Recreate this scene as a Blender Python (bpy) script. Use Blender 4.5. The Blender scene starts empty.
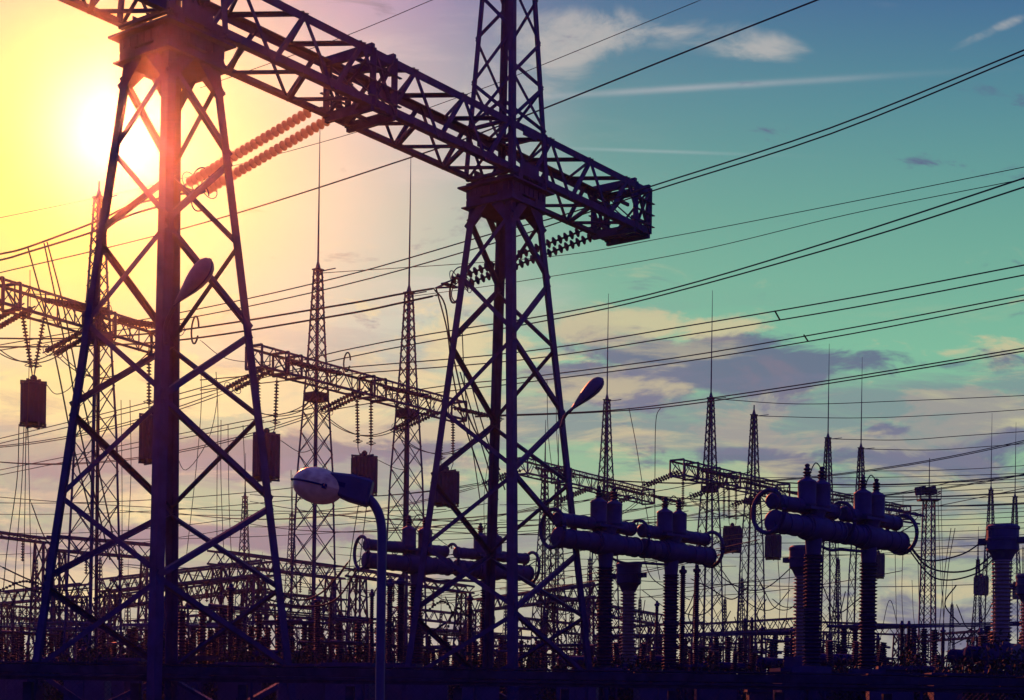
import bpy, math, random
from mathutils import Vector, Matrix
R = math.radians
C = bpy.context.scene.collection
scene = bpy.context.scene
random.seed(7)

# ------------------------------------------------------------------ camera
F = 1600.0            # focal length in pixels of the 1024 px wide frame
EYE = 1.7
HOR = 705.0           # horizon row (just below the frame; lens shifted upwards)
ROLL = R(0.8)
cr, sr = math.cos(ROLL), math.sin(ROLL)
cam_d = bpy.data.cameras.new('camera')
cam_d.sensor_width = 36.0
cam_d.lens = 36.0 * F / 1024
cam_d.shift_y = (HOR - 350) / 1024
cam_d.clip_start = 0.1
cam_d.clip_end = 6000
cam = bpy.data.objects.new('camera', cam_d)
C.objects.link(cam)
cam.matrix_world = Matrix(((cr, -sr, 0, 0), (0, 0, -1, 0), (sr, cr, 0, EYE), (0, 0, 0, 1)))
scene.camera = cam

scene.view_settings.view_transform = 'Standard'
scene.view_settings.look = 'None'
scene.view_settings.exposure = 0.0
scene.view_settings.gamma = 1.0
scene.render.engine = 'CYCLES'
scene.cycles.use_denoising = True
scene.cycles.max_bounces = 5
scene.cycles.volume_bounces = 0
scene.cycles.sample_clamp_indirect = 4.0


def ab(px, py):
    u, v = px - 512.0, HOR - py
    return u * cr - v * sr, u * sr + v * cr


def P(px, py, Y):
    """point of the place seen at a photo pixel at distance Y"""
    a, b = ab(px, py)
    return Vector((a / F * Y, Y, EYE + b / F * Y))


def Pz(px, py, h):
    """the same, for a point h metres above the eye"""
    a, b = ab(px, py)
    return P(px, py, h * F / b)


def screen(p):
    a = F * p[0] / p[1]
    b = F * (p[2] - EYE) / p[1]
    return 512 + a * cr + b * sr, HOR - (-a * sr + b * cr)


def lin(r, g, b):
    f = lambda c: c / 12.92 if c <= 0.04045 else ((c + 0.055) / 1.055) ** 2.4
    return (f(r / 255), f(g / 255), f(b / 255), 1.0)


# ------------------------------------------------------------------ world
SUN_PX = (118, 130)
sa, sb = ab(*SUN_PX)
SUN_DIR = Vector((sa, F, sb)).normalized()
SUN_EL = math.asin(SUN_DIR.z)
SUN_AZ = math.atan2(SUN_DIR.x, SUN_DIR.y)

world = bpy.data.worlds.new('World')
scene.world = world
world.use_nodes = True
wt = world.node_tree
for n in list(wt.nodes):
    wt.nodes.remove(n)
WN = wt.nodes.new


def lk(a, b):
    wt.links.new(a, b)


def M(op, *args, clamp=False):
    n = WN('ShaderNodeMath')
    n.operation = op
    n.use_clamp = clamp
    for i, a in enumerate(args):
        if isinstance(a, (int, float)):
            n.inputs[i].default_value = a
        else:
            lk(a, n.inputs[i])
    return n.outputs[0]


def smooth(x, lo, hi):
    n = WN('ShaderNodeMapRange')
    n.interpolation_type = 'SMOOTHSTEP'
    lk(x, n.inputs[0])
    n.inputs[1].default_value = lo
    n.inputs[2].default_value = hi
    return n.outputs[0]


def mixc(f, a, b, mode='MIX'):
    n = WN('ShaderNodeMix')
    n.data_type = 'RGBA'
    n.blend_type = mode
    n.clamp_factor = True
    for s, v in ((n.inputs[0], f), (n.inputs[6], a), (n.inputs[7], b)):
        if isinstance(v, (int, float, tuple)):
            s.default_value = v
        else:
            lk(v, s)
    return n.outputs[2]


def ramp(x, stops):
    n = WN('ShaderNodeValToRGB')
    lk(x, n.inputs[0])
    e = n.color_ramp.elements
    while len(e) < len(stops):
        e.new(0.5)
    for el, (p, c) in zip(e, stops):
        el.position = p
        el.color = lin(*c)
    return n.outputs[0]


tc = WN('ShaderNodeTexCoord')
sep = WN('ShaderNodeSeparateXYZ')
lk(tc.outputs['Generated'], sep.inputs[0])
dx, dy, dz = sep.outputs
yy = M('MAXIMUM', M('ABSOLUTE', dy), 0.05)
U = M('DIVIDE', dx, yy)      # horizontal tangent
V = M('DIVIDE', dz, yy)      # vertical tangent (0 at horizon)


def noise(su, sv, seed, detail=7, rough=0.55, du=0.0, dv=0.0, dist=0.0):
    cx = WN('ShaderNodeCombineXYZ')
    lk(M('MULTIPLY', M('ADD', U, du), su), cx.inputs[0])
    lk(M('MULTIPLY', M('ADD', V, dv), sv), cx.inputs[1])
    cx.inputs[2].default_value = seed
    n = WN('ShaderNodeTexNoise')
    n.inputs['Scale'].default_value = 1.0
    n.inputs['Detail'].default_value = detail
    n.inputs['Roughness'].default_value = rough
    n.inputs['Distortion'].default_value = dist
    lk(cx.outputs[0], n.inputs['Vector'])
    return n.outputs[0]


def blob(px, py, sx, sy, amp=1.0, slope=0.0):
    a, b = ab(px, py)
    du = M('SUBTRACT', U, a / F)
    dv = M('SUBTRACT', M('SUBTRACT', V, b / F), M('MULTIPLY', du, slope))
    e = M('ADD', M('POWER', M('MULTIPLY', du, F / sx), 2.0), M('POWER', M('MULTIPLY', dv, F / sy), 2.0))
    return M('MULTIPLY', M('EXPONENT', M('MULTIPLY', e, -1.0)), amp)


def addall(xs):
    r = xs[0]
    for x in xs[1:]:
        r = M('ADD', r, x)
    return r


vr = M('MULTIPLY', V, 1 / 0.45, clamp=True)
right = ramp(vr, [(0.0, (158, 158, 162)), (.10, (172, 172, 160)), (.2, (162, 178, 150)), (.33, (140, 182, 148)),
                  (.5, (122, 186, 155)), (.68, (104, 165, 150)), (.84, (84, 140, 150)), (1.0, (64, 108, 148))])
left = ramp(vr, [(0.0, (140, 148, 150)), (.12, (152, 166, 148)), (.26, (150, 176, 148)), (.38, (165, 184, 158)),
                 (.52, (205, 200, 195)), (.68, (215, 200, 200)), (.85, (205, 180, 200)), (1.0, (170, 140, 185))])
wob = M('MULTIPLY', M('SUBTRACT', noise(3, 4, 3.3, 4), 0.5), 0.22)
side = smooth(M('ADD', U, wob), -0.13, 0.07)
sky = mixc(side, left, right)
# soft streaky variation
st = noise(5, 22, 9.1, 6, 0.6)
sky = mixc(M('MULTIPLY', smooth(st, 0.5, 0.75), M('MULTIPLY', smooth(M('MULTIPLY', U, -1), -0.12, 0.10), 0.5)), sky, lin(225, 205, 205))
# high thin clouds: cream wisps top middle and right, contrail
n1 = noise(14, 30, 1.7, 8, 0.62, dist=0.6)
wis = addall([blob(640, 28, 120, 26, .9), blob(560, 60, 60, 45, .5), blob(765, 52, 55, 18, .85), blob(742, 100, 50, 12, .4), blob(985, 34, 50, 9, 1.1, 0.45),
              blob(880, 5, 60, 8, .6), blob(470, 70, 110, 70, .7), blob(735, 118, 40, 10, .3), blob(600, 150, 60, 16, .3)])
wd = smooth(M('MULTIPLY', M('ADD', M('MULTIPLY', M('SUBTRACT', n1, 0.5), 1.8), 0.5), wis), 0.25, 0.75)
sky = mixc(M('MULTIPLY', wd, 0.75), sky, lin(190, 185, 180))
ct = blob(690, 88, 170, 3.2, 1.0, 0.075)
sky = mixc(M('MULTIPLY', ct, M('ADD', 0.15, M('MULTIPLY', n1, 0.55))), sky, lin(195, 190, 195))
ct2 = blob(650, 151, 90, 1.6, .4, -0.02)
sky = mixc(ct2, sky, lin(170, 185, 190))
# cumulus: cream bodies then violet shade
n2 = M('ADD', M('MULTIPLY', M('SUBTRACT', noise(16, 42, 5.2, 9, 0.6, dist=0.5), 0.5), 1.7), 0.5)
cream = addall([blob(470, 345, 70, 30, .9), blob(430, 390, 110, 26, .6), blob(600, 335, 60, 24, .75), blob(665, 325, 50, 16, .75), blob(735, 335, 40, 18, .55),
                blob(745, 425, 75, 22, .85), blob(900, 400, 120, 9, .4), blob(985, 410, 90, 32, .95), blob(900, 455, 90, 22, .75), blob(600, 440, 120, 14, .35),
                blob(60, 400, 120, 34, 1.1), blob(200, 385, 110, 30, .9), blob(300, 420, 90, 22, .6), blob(120, 500, 140, 22, .6), blob(470, 470, 120, 16, .45),
                blob(770, 590, 80, 14, .55), blob(960, 590, 70, 14, .6), blob(440, 575, 110, 10, .6), blob(960, 500, 90, 16, .55), blob(560, 610, 60, 10, .5),
                blob(150, 600, 140, 12, .35)])
cd = smooth(M('ADD', n2, M('MULTIPLY', cream, 0.5)), 0.66, 0.90)
creamcol = mixc(side, lin(240, 222, 165), lin(208, 194, 152))
cd = M('MULTIPLY', cd, M('SUBTRACT', 1.0, smooth(V, 0.25, 0.30)))
sky = mixc(M('MULTIPLY', cd, 0.8), sky, creamcol)
n3 = M('ADD', M('MULTIPLY', M('SUBTRACT', noise(16, 42, 5.2, 9, 0.6, dv=0.008, dist=0.5), 0.5), 1.7), 0.5)
viol = addall([blob(780, 362, 95, 20, 1.25), blob(690, 368, 110, 20, 1.25), blob(640, 345, 70, 14, .55), blob(555, 395, 70, 30, .75), blob(885, 428, 26, 9, 1.0), blob(720, 455, 80, 13, .85),
               blob(960, 462, 130, 15, 1.05), blob(850, 478, 110, 12, .8), blob(1010, 440, 60, 12, .7), blob(985, 545, 80, 22, .75), blob(1000, 625, 90, 22, .85),
               blob(910, 625, 70, 16, .6), blob(820, 520, 120, 12, .4), blob(620, 395, 60, 14, .6), blob(110, 462, 130, 26, 1.15), blob(270, 450, 120, 24, 1.1), blob(400, 440, 90, 20, .8), blob(250, 535, 130, 16, .8),
               blob(60, 545, 120, 16, .6), blob(760, 545, 60, 10, .4), blob(400, 500, 120, 14, .4), blob(150, 640, 160, 14, .5), blob(480, 625, 160, 16, .6), blob(850, 600, 60, 10, .5)])
vd = smooth(M('ADD', n3, M('MULTIPLY', viol, 0.5)), 0.68, 0.93)
violcol = mixc(side, lin(100, 100, 134), lin(88, 92, 132))
sky = mixc(M('MULTIPLY', vd, 0.85), sky, violcol)
# broad soft banks of mauve cloud low over the horizon
n4 = noise(5.0, 24, 2.2, 8, 0.62, dist=0.5)
band = M('MULTIPLY', smooth(V, 0.0, 0.05), M('SUBTRACT', 1.0, smooth(V, 0.19, 0.27)))
sky = mixc(M('MULTIPLY', M('MULTIPLY', smooth(n4, 0.46, 0.60), band), 0.62), sky, mixc(side, lin(124, 122, 148), lin(116, 118, 144)))
n5 = noise(6.0, 28, 7.7, 8, 0.62, dist=0.5)
sky = mixc(M('MULTIPLY', M('MULTIPLY', smooth(n5, 0.50, 0.62), band), 0.7), sky, mixc(side, lin(222, 205, 165), lin(205, 192, 150)))
# glow of the low sun behind thin cloud
g1 = blob(70, 165, 190, 190, 1.0)
g2 = blob(110, 160, 240, 165, .7)
sky = mixc(g2, sky, lin(240, 222, 160))
sky = mixc(M('MULTIPLY', g1, 1.0, clamp=True), sky, lin(220, 228, 75))
# the half of the sky away from the sun is deep dusk blue
back = smooth(dy, 0.35, 0.85)
dusk = (0.050, 0.040, 0.46, 1.0)
sky = mixc(back, dusk, sky)
nish = WN('ShaderNodeTexSky')
nish.sky_type = 'NISHITA'
nish.sun_disc = False
nish.sun_elevation = SUN_EL
nish.sun_rotation = SUN_AZ
bg1 = WN('ShaderNodeBackground')
lk(sky, bg1.inputs[0])
bg1.inputs[1].default_value = 0.99
bg2 = WN('ShaderNodeBackground')
lk(nish.outputs[0], bg2.inputs[0])
bg2.inputs[1].default_value = 0.002
add = WN('ShaderNodeAddShader')
lk(bg1.outputs[0], add.inputs[0])
lk(bg2.outputs[0], add.inputs[1])
wo = WN('ShaderNodeOutputWorld')
lk(add.outputs[0], wo.inputs[0])
world.cycles.sampling_method = 'MANUAL'
world.cycles.sample_map_resolution = 512

sun_d = bpy.data.lights.new('sun', 'SUN')
sun_d.energy = 5.0
sun_d.angle = R(0.6)
sun_d.color = (1.0, 0.20, 0.07)
sun = bpy.data.objects.new('sun', sun_d)
C.objects.link(sun)
sun.rotation_euler = (-SUN_DIR).to_track_quat('-Z', 'Y').to_euler()

HAZE_DENSITY = 0.00017
HAZE_G = 0.965


# ------------------------------------------------------------------ materials
def mat(name, col, rough=0.6, metal=0.0, var=0.35, scale=3.0, bump=0.0, spec=0.35):
    m = bpy.data.materials.new(name)
    m.use_nodes = True
    nt = m.node_tree
    b = nt.nodes['Principled BSDF']
    t = nt.nodes.new('ShaderNodeTexCoord')
    n = nt.nodes.new('ShaderNodeTexNoise')
    n.inputs['Scale'].default_value = scale
    n.inputs['Detail'].default_value = 6
    nt.links.new(t.outputs['Object'], n.inputs['Vector'])
    r = nt.nodes.new('ShaderNodeValToRGB')
    r.color_ramp.elements[0].position = 0.3
    r.color_ramp.elements[1].position = 0.72
    r.color_ramp.elements[0].color = tuple(c * (1 - var) for c in col) + (1,)
    r.color_ramp.elements[1].color = tuple(min(1, c * (1 + var)) for c in col) + (1,)
    nt.links.new(n.outputs[0], r.inputs[0])
    nt.links.new(r.outputs[0], b.inputs['Base Color'])
    b.inputs['Roughness'].default_value = rough
    b.inputs['Metallic'].default_value = metal
    b.inputs['Specular IOR Level'].default_value = spec
    if bump:
        bp = nt.nodes.new('ShaderNodeBump')
        bp.inputs['Strength'].default_value = bump
        nt.links.new(n.outputs[0], bp.inputs['Height'])
        nt.links.new(bp.outputs[0], b.inputs['Normal'])
    return m


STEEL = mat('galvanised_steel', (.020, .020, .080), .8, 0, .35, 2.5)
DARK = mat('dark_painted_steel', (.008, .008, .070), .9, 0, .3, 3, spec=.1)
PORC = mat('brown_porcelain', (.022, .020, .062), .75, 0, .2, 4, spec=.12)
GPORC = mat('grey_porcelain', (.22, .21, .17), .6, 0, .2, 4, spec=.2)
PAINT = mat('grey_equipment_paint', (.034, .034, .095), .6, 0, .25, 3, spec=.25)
WIREM = mat('aluminium_wire', (.03, .03, .04), .8, 0, .1, 1, spec=.2)
GRAVEL = mat('gravel', (.10, .095, .10), .95, 0, .5, 9, .5)
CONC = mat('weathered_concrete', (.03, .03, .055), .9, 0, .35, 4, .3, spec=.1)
LEAF = mat('dark_leaves', (.02, .03, .022), .85, 0, .5, 6)
BARK = mat('bark', (.07, .06, .055), .9, 0, .3, 8)
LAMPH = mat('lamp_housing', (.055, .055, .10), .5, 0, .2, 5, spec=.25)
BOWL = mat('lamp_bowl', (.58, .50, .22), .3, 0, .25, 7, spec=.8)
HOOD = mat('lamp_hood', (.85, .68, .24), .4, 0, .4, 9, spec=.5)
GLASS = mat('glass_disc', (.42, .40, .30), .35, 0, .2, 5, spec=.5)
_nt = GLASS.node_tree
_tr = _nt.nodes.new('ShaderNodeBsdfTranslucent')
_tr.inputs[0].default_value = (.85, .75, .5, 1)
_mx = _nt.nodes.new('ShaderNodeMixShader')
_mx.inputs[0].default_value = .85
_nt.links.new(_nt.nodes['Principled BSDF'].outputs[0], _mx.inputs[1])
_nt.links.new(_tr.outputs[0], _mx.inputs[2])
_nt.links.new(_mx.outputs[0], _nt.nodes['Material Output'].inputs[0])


# ------------------------------------------------------------------ mesh builder
def frame(d, up=None):
    d = d.normalized()
    if up is None:
        up = Vector((0, 0, 1)) if abs(d.z) < .93 else Vector((0, 1, 0))
    s = d.cross(up).normalized()
    return d, s, s.cross(d).normalized()


class MB:
    def __init__(s):
        s.v, s.f = [], []

    def box(s, c, h, ax=None):
        c = Vector(c)
        X, Y, Z = ax or (Vector((1, 0, 0)), Vector((0, 1, 0)), Vector((0, 0, 1)))
        o = len(s.v)
        for k in ((-1, -1, -1), (1, -1, -1), (1, 1, -1), (-1, 1, -1), (-1, -1, 1), (1, -1, 1), (1, 1, 1), (-1, 1, 1)):
            s.v.append(c + X * (k[0] * h[0]) + Y * (k[1] * h[1]) + Z * (k[2] * h[2]))
        for q in ((0, 3, 2, 1), (4, 5, 6, 7), (0, 1, 5, 4), (1, 2, 6, 5), (2, 3, 7, 6), (3, 0, 4, 7)):
            s.f.append([o + i for i in q])
        return s

    def bar(s, p, q, w, h=None, up=None):
        p, q = Vector(p), Vector(q)
        d, a, b = frame(q - p, up)
        return s.box((p + q) / 2, ((q - p).length / 2, w / 2, (h or w) / 2), (d, a, b))

    def angle(s, p, q, w, t, d1, d2):
        """rolled steel angle from p to q, flanges along d1 and d2 (one connected L section)"""
        p, q, d1, d2 = Vector(p), Vector(q), Vector(d1), Vector(d2)
        pts = [(0, 0), (w, 0), (w, t), (t, t), (t, w), (0, w)]
        o = len(s.v)
        for e in (p, q):
            for x, y in pts:
                s.v.append(e + d1 * x + d2 * y)
        for i in range(6):
            j = (i + 1) % 6
            s.f.append([o + i, o + j, o + 6 + j, o + 6 + i])
        s.f.append([o, o + 5, o + 4, o + 3]); s.f.append([o, o + 3, o + 2, o + 1])
        s.f.append([o + 6, o + 7, o + 8, o + 9]); s.f.append([o + 6, o + 9, o + 10, o + 11])
        return s

    def tube(s, pts, r, n=6, closed=False):
        pts = [Vector(p) for p in pts]
        o = len(s.v)
        m = len(pts)
        rr = r if isinstance(r, (list, tuple)) else [r] * m
        for i, p in enumerate(pts):
            if closed:
                d = pts[(i + 1) % m] - pts[i - 1]
            else:
                d = pts[min(i + 1, m - 1)] - pts[max(i - 1, 0)]
            if i == 0 or closed and i == 0:
                d_, a, b = frame(d)
            else:
                a = (a - d.normalized() * a.dot(d.normalized())).normalized()
                b = d.normalized().cross(a).normalized()
            for k in range(n):
                t = 2 * math.pi * k / n
                s.v.append(p + a * (rr[i] * math.cos(t)) + b * (rr[i] * math.sin(t)))
        for i in range(m if closed else m - 1):
            j = (i + 1) % m
            for k in range(n):
                l = (k + 1) % n
                s.f.append([o + i * n + k, o + i * n + l, o + j * n + l, o + j * n + k])
        if not closed:
            s.f.append([o + k for k in range(n)][::-1])
            s.f.append([o + (m - 1) * n + k for k in range(n)])
        return s

    def lathe(s, p, q, prof, n=12):
        """prof: (distance from p, radius) along p to q"""
        p, q = Vector(p), Vector(q)
        d, a, b = frame(q - p)
        o = len(s.v)
        for t, r in prof:
            for k in range(n):
                g = 2 * math.pi * k / n
                s.v.append(p + d * t + a * (r * math.cos(g)) + b * (r * math.sin(g)))
        m = len(prof)
        for i in range(m - 1):
            for k in range(n):
                l = (k + 1) % n
                s.f.append([o + i * n + k, o + i * n + l, o + (i + 1) * n + l, o + (i + 1) * n + k])
        s.f.append([o + k for k in range(n)][::-1])
        s.f.append([o + (m - 1) * n + k for k in range(n)])
        return s

    def build(s, name, m, parent=None, smooth=False):
        me = bpy.data.meshes.new(name)
        off = parent_origin(parent) if parent else Vector((0, 0, 0))
        me.from_pydata([tuple(v - off) for v in s.v], [], s.f)
        me.update()
        if smooth:
            me.polygons.foreach_set('use_smooth', [True] * len(me.polygons))
            me.set_sharp_from_angle(angle=R(40))
        me.materials.append(m)
        o = bpy.data.objects.new(name, me)
        C.objects.link(o)
        if parent:
            o.parent = parent
        return o


def parent_origin(o):
    v = Vector(o.location)
    while o.parent:
        o = o.parent
        v += Vector(o.location)
    return v


def tag(o, label=None, cat=None, group=None, kind=None):
    if label: o['label'] = label
    if cat: o['category'] = cat
    if group: o['group'] = group
    if kind: o['kind'] = kind
    return o


def thing(name, label, cat, loc=(0, 0, 0), group=None):
    o = bpy.data.objects.new(name, None)
    o.empty_display_size = .3
    C.objects.link(o)
    o.location = Vector(loc)
    return tag(o, label, cat, group)


def copy_tree(o, parent=None):
    c = o.copy()
    C.objects.link(c)
    c.parent = parent
    for ch in KIDS.get(o.name, None) or [x for x in o.children]:
        copy_tree(ch, c)
    return c


KIDS = {}

# automatic labels for the many small repeats: description + nearest landmark
AUTO = {}


def auto(o, kind, desc, pos, group=None):
    AUTO.setdefault(kind, []).append((o, desc, Vector(pos)))
    if group: o['group'] = group


MARKS = [(18, 'at the far left'), (62, "by the nearer tower's left leg"), (105, 'by the whipless lattice mast'),
         (165, "behind the nearer tower's middle legs"), (215, "between the nearer tower's middle and right legs"),
         (268, "by the nearer tower's right leg"), (318, 'by the leftmost whip mast'), (352, 'left of the curved lamp pole'),
         (380, 'by the curved lamp pole'), (430, 'under the left breaker'), (470, 'near the second pair of left breaker cans'),
         (505, "behind the farther tower's middle legs"), (548, "left of the farther tower's right leg"),
         (592, "by the farther tower's right leg"), (635, 'below the centre breaker'), (680, "near the centre breaker's right post"),
         (711, 'by the mast right of the centre breaker'), (754, 'by the flat topped mast'), (800, "left of the right breaker's posts"),
         (840, "between the right breaker's posts"), (885, 'just right of the right breaker'), (929, 'by the floodlight mast'),
         (968, 'between floodlight mast and right edge current transformer'), (1003, 'by the current transformer at the right')]
ORD = ['first', 'second', 'third', 'fourth', 'fifth', 'sixth', 'seventh', 'eighth', 'ninth', 'tenth', 'eleventh', 'twelfth',
       'thirteenth', 'fourteenth', 'fifteenth', 'sixteenth', 'seventeenth', 'eighteenth', 'nineteenth', 'twentieth']


def finish_labels():
    for kind, rows in AUTO.items():
        buckets = {}
        for o, desc, p in rows:
            x, y = screen(p)
            mk = min(MARKS, key=lambda m: abs(m[0] - x))[1]
            buckets.setdefault((desc, mk), []).append((x, o))
        for (desc, mk), lst in buckets.items():
            lst.sort(key=lambda r: r[0])
            for i, (x, o) in enumerate(lst):
                if len(lst) == 1:
                    o['label'] = f'{desc} {mk}'
                elif len(lst) == 2:
                    o['label'] = ('left' if i == 0 else 'right') + f' one of two: {desc} {mk}'
                else:
                    o['label'] = (f'{ORD[i]} from left: {desc} {mk}')
                w = o['label'].split()
                if len(w) > 16: o['label'] = ' '.join(w[:16])


# ------------------------------------------------------------------ ground
g = MB()
g.v = [Vector(p) for p in ((-420, -40, 0), (420, -40, 0), (420, 720, 0), (-420, 720, 0))]
g.f = [[0, 1, 2, 3]]
tag(g.build('ground', GRAVEL), kind='structure')
rd = MB().box((0, 30, .004), (120, 2.2, .003))
tag(rd.build('service_road', mat('asphalt', (.05, .05, .055), .9, 0, .3, 6, .3)), kind='structure')
for sgn in (-1, 1):
    tag(MB().box((0, 30 + sgn * 2.3, .05), (120, .09, .06)).build('kerb', CONC), kind='structure')

# ------------------------------------------------------------------ the big portal
TH = R(53.5)
D = Vector((math.cos(TH), math.sin(TH), 0))
N = Vector((D.y, -D.x, 0))
UPV = Vector((0, 0, 1))
AX0 = Vector((0.675, 57.647, 0))
T1, T2 = -17.2, -1.90
BZ = EYE + 18.3
BW, BH = 1.94, 1.76


def axis(t, z=0, n=0):
    return AX0 + D * t + N * n + UPV * z


def lattice_face(m, corner, z0, z1, nb, f, w, style='X', t=.025):
    """adds the bracing of face f of a four legged lattice to m"""
    for k in range(nb):
        a0, a1 = z0 + (z1 - z0) * k / nb, z0 + (z1 - z0) * (k + 1) / nb
        p0, p1 = corner(f, a0), corner((f + 1) % 4, a0)
        q0, q1 = corner(f, a1), corner((f + 1) % 4, a1)
        if style == 'X':
            m.bar(p0, q1, w, t); m.bar(p1, q0, w, t)
        elif style == 'Z':
            if k % 2: m.bar(p0, q1, w, w * .5)
            else: m.bar(p1, q0, w, w * .5)
        if style == 'H':
            m.bar(p0, p1, w, w * .5); m.bar(p0, q1, w, w * .5)


def big_tower(t0, label, flare):
    base = axis(t0)
    root = thing('portal_tower', label, 'lattice tower', base, 'towers of the near portal')
    S = lambda z: 1.8 + (19.2 - z) * flare

    def cn(i, z, inset=0.0):
        s = S(z) / 2 - inset
        sx, sy = ((-1, -1), (1, -1), (1, 1), (-1, 1))[i % 4]
        return base + D * (sx * s) + N * (sy * s) + UPV * z
    dirs = ((1, 1), (-1, 1), (-1, -1), (1, -1))
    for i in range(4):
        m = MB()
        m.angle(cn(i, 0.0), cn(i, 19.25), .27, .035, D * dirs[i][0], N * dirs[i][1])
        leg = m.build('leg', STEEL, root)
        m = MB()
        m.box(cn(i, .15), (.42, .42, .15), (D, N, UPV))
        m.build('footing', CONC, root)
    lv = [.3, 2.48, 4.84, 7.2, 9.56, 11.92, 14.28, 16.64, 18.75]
    for f in range(4):
        nrm = [-N, D, N, -D][f]
        for k in range(len(lv) - 1):
            a0, a1 = lv[k], lv[k + 1]
            # near faces touch the outer leg at odd levels, far faces at even ones
            outer_first = (f in (0, 2))       # corner f is the outer one
            odd_out = f in (2, 3)
            at_outer = (k % 2 == 1) == odd_out
            for j, (i0, i1) in (((0, (f, f + 1)),) if at_outer == outer_first else ((0, (f + 1, f)),)):
                off = nrm * (-.02 - .03 * j)
                p, q = cn(i0, a0 + .05) + off, cn(i1, a1 - .05) + off
                d = (q - p).normalized()
                m = MB()
                m.angle(p, q, .15, .02, d.cross(nrm).normalized(), -nrm)
                m.build('cross_brace', STEEL, root)
    # head: deep riveted collar with flanges and haunches
    m = MB()
    s = .98
    for f in range(4):
        nrm = [-N, D, N, -D][f]
        tv = [D, N, D, N][f]
        c = base + nrm * s
        m.box(c + UPV * 19.52, (s + .02, .012, .16), (tv, nrm, UPV))
        m.box(c + UPV * 19.18, (s + .02, .012, .10), (tv, nrm, UPV))
        for sg in (-1, 1):
            m.box(c + tv * (sg * (s - .3)) + UPV * 19.36, (.30, .014, .22), (tv, nrm, UPV))
            # sloping haunch
            p = c + tv * (sg * (s - .03)) + UPV * 18.3
            q = c + tv * (sg * (s - .75)) + UPV * 19.1
            m.bar(p, q, .34, .014, nrm)
        for k in range(7):
            m.box(c + nrm * .02 + tv * ((k - 3) * .28) + UPV * 19.52, (.02, .02, .13), (tv, nrm, UPV))
    m.build('head_collar', STEEL, root)
    m = MB()
    m.box(base + UPV * 19.72, (1.22, 1.22, .03), (D, N, UPV))
    m.box(base + UPV * 19.03, (1.12, 1.12, .02), (D, N, UPV))
    m.build('cap_plate', STEEL, root)
    m = MB()
    for sx in (-1, 1):
        m.box(base + D * (sx * .7) + UPV * 19.85, (.12, 1.15, .12), (D, N, UPV))
    m.build('bearing_beam', STEEL, root)
    # spire on top of the beam
    sp = thing('spire', None, None, base + UPV * BZ)
    sp.parent = root
    sp.location = Vector((0, 0, BZ))
    SS = lambda z: 1.95 - (z - BZ - BH) * .11

    def cs(i, z):
        s = SS(z) / 2
        sx, sy = ((-1, -1), (1, -1), (1, 1), (-1, 1))[i % 4]
        return base + D * (sx * s) + N * (sy * s) + UPV * z
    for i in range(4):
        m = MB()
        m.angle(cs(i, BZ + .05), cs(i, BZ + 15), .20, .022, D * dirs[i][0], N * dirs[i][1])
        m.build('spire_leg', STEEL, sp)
    zz = [BZ + BH + .1 + 1.55 * k for k in range(8)]
    for f in range(4):
        nrm = [-N, D, N, -D][f]
        for k in range(7):
            for j in ((0, 1) if k % 1 == 0 else (0,)):
                i0, i1 = ((f, f + 1), (f + 1, f))[j]
                if (k + j) % 2 and k > 0: continue
                m = MB()
                m.bar(cs(i0, zz[k]), cs(i1, zz[k + 1]), .12, .03, nrm)
                m.build('spire_brace', STEEL, sp)
    m = MB()
    m.tube([base + UPV * (BZ + 14.6), base + UPV * (BZ + 22)], [.05, .015], 6)
    m.build('lightning_rod', STEEL, sp)
    return root


big_tower(T1, 'nearer tall lattice portal tower standing in the sun glow at left', .19)
big_tower(T2, 'farther tall lattice portal tower with bare spire in the middle of the photo', .179)

beam = thing('portal_beam', 'long box lattice beam lying across the two big portal towers', 'lattice beam', axis(-9, BZ))
TA, TB = -24.3, 6.1


def bc(t, n, h):
    return axis(t, BZ + (BH if h else 0), n * BW / 2)


for n_ in (-1, 1):
    for h in (0, 1):
        m = MB()
        m.angle(bc(TA, n_, h), bc(TB, n_, h), .245, .03, N * -n_, UPV * (-1 if h else 1))
        m.build('chord', STEEL, beam)
pitch = 2.5
start = -24.3
k = 0
t = start
nodes = []
while t < TB - .3:
    t1 = min(t + pitch / 2, TB)
    nodes.append((t, t1, k))
    t = t1
    k += 1
for (t0, t1, k) in nodes:
    for n_ in (-1, 1):
        m = MB()
        p, q = bc(t0, n_, k % 2), bc(t1, n_, 1 - k % 2)
        off = N * (n_ * .012)
        m.angle(p + off, q + off, .12, .018, (q - p).normalized().cross(N * n_), N * -n_)
        m.build('lacing_bar', STEEL, beam)
    for h in (0, 1):
        m = MB()
        s_ = 1 if k % 2 else -1
        p, q = bc(t0, s_, h), bc(t1, -s_, h)
        off = UPV * (.014 if h else -.014)
        m.angle(p + off, q + off, .12, .018, (q - p).normalized().cross(UPV), UPV * (-1 if h else 1))
        m.build('lacing_bar', STEEL, beam)


def cross_frame(t, heavy=True):
    m = MB()
    w = .2 if heavy else .1
    for h in (0, 1):
        a, b = bc(t, -1, h), bc(t, 1, h)
        m.bar(a + (b - a).normalized() * .0, b, .14, w if not heavy else .3)
    for n_ in (-1, 1):
        m.bar(bc(t, n_, 0), bc(t, n_, 1), w, .06)
    m.bar(bc(t, -1, 0), bc(t, 1, 1), .1, .04)
    m.bar(bc(t, 1, 0), bc(t, -1, 1), .1, .04)
    return m


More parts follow.
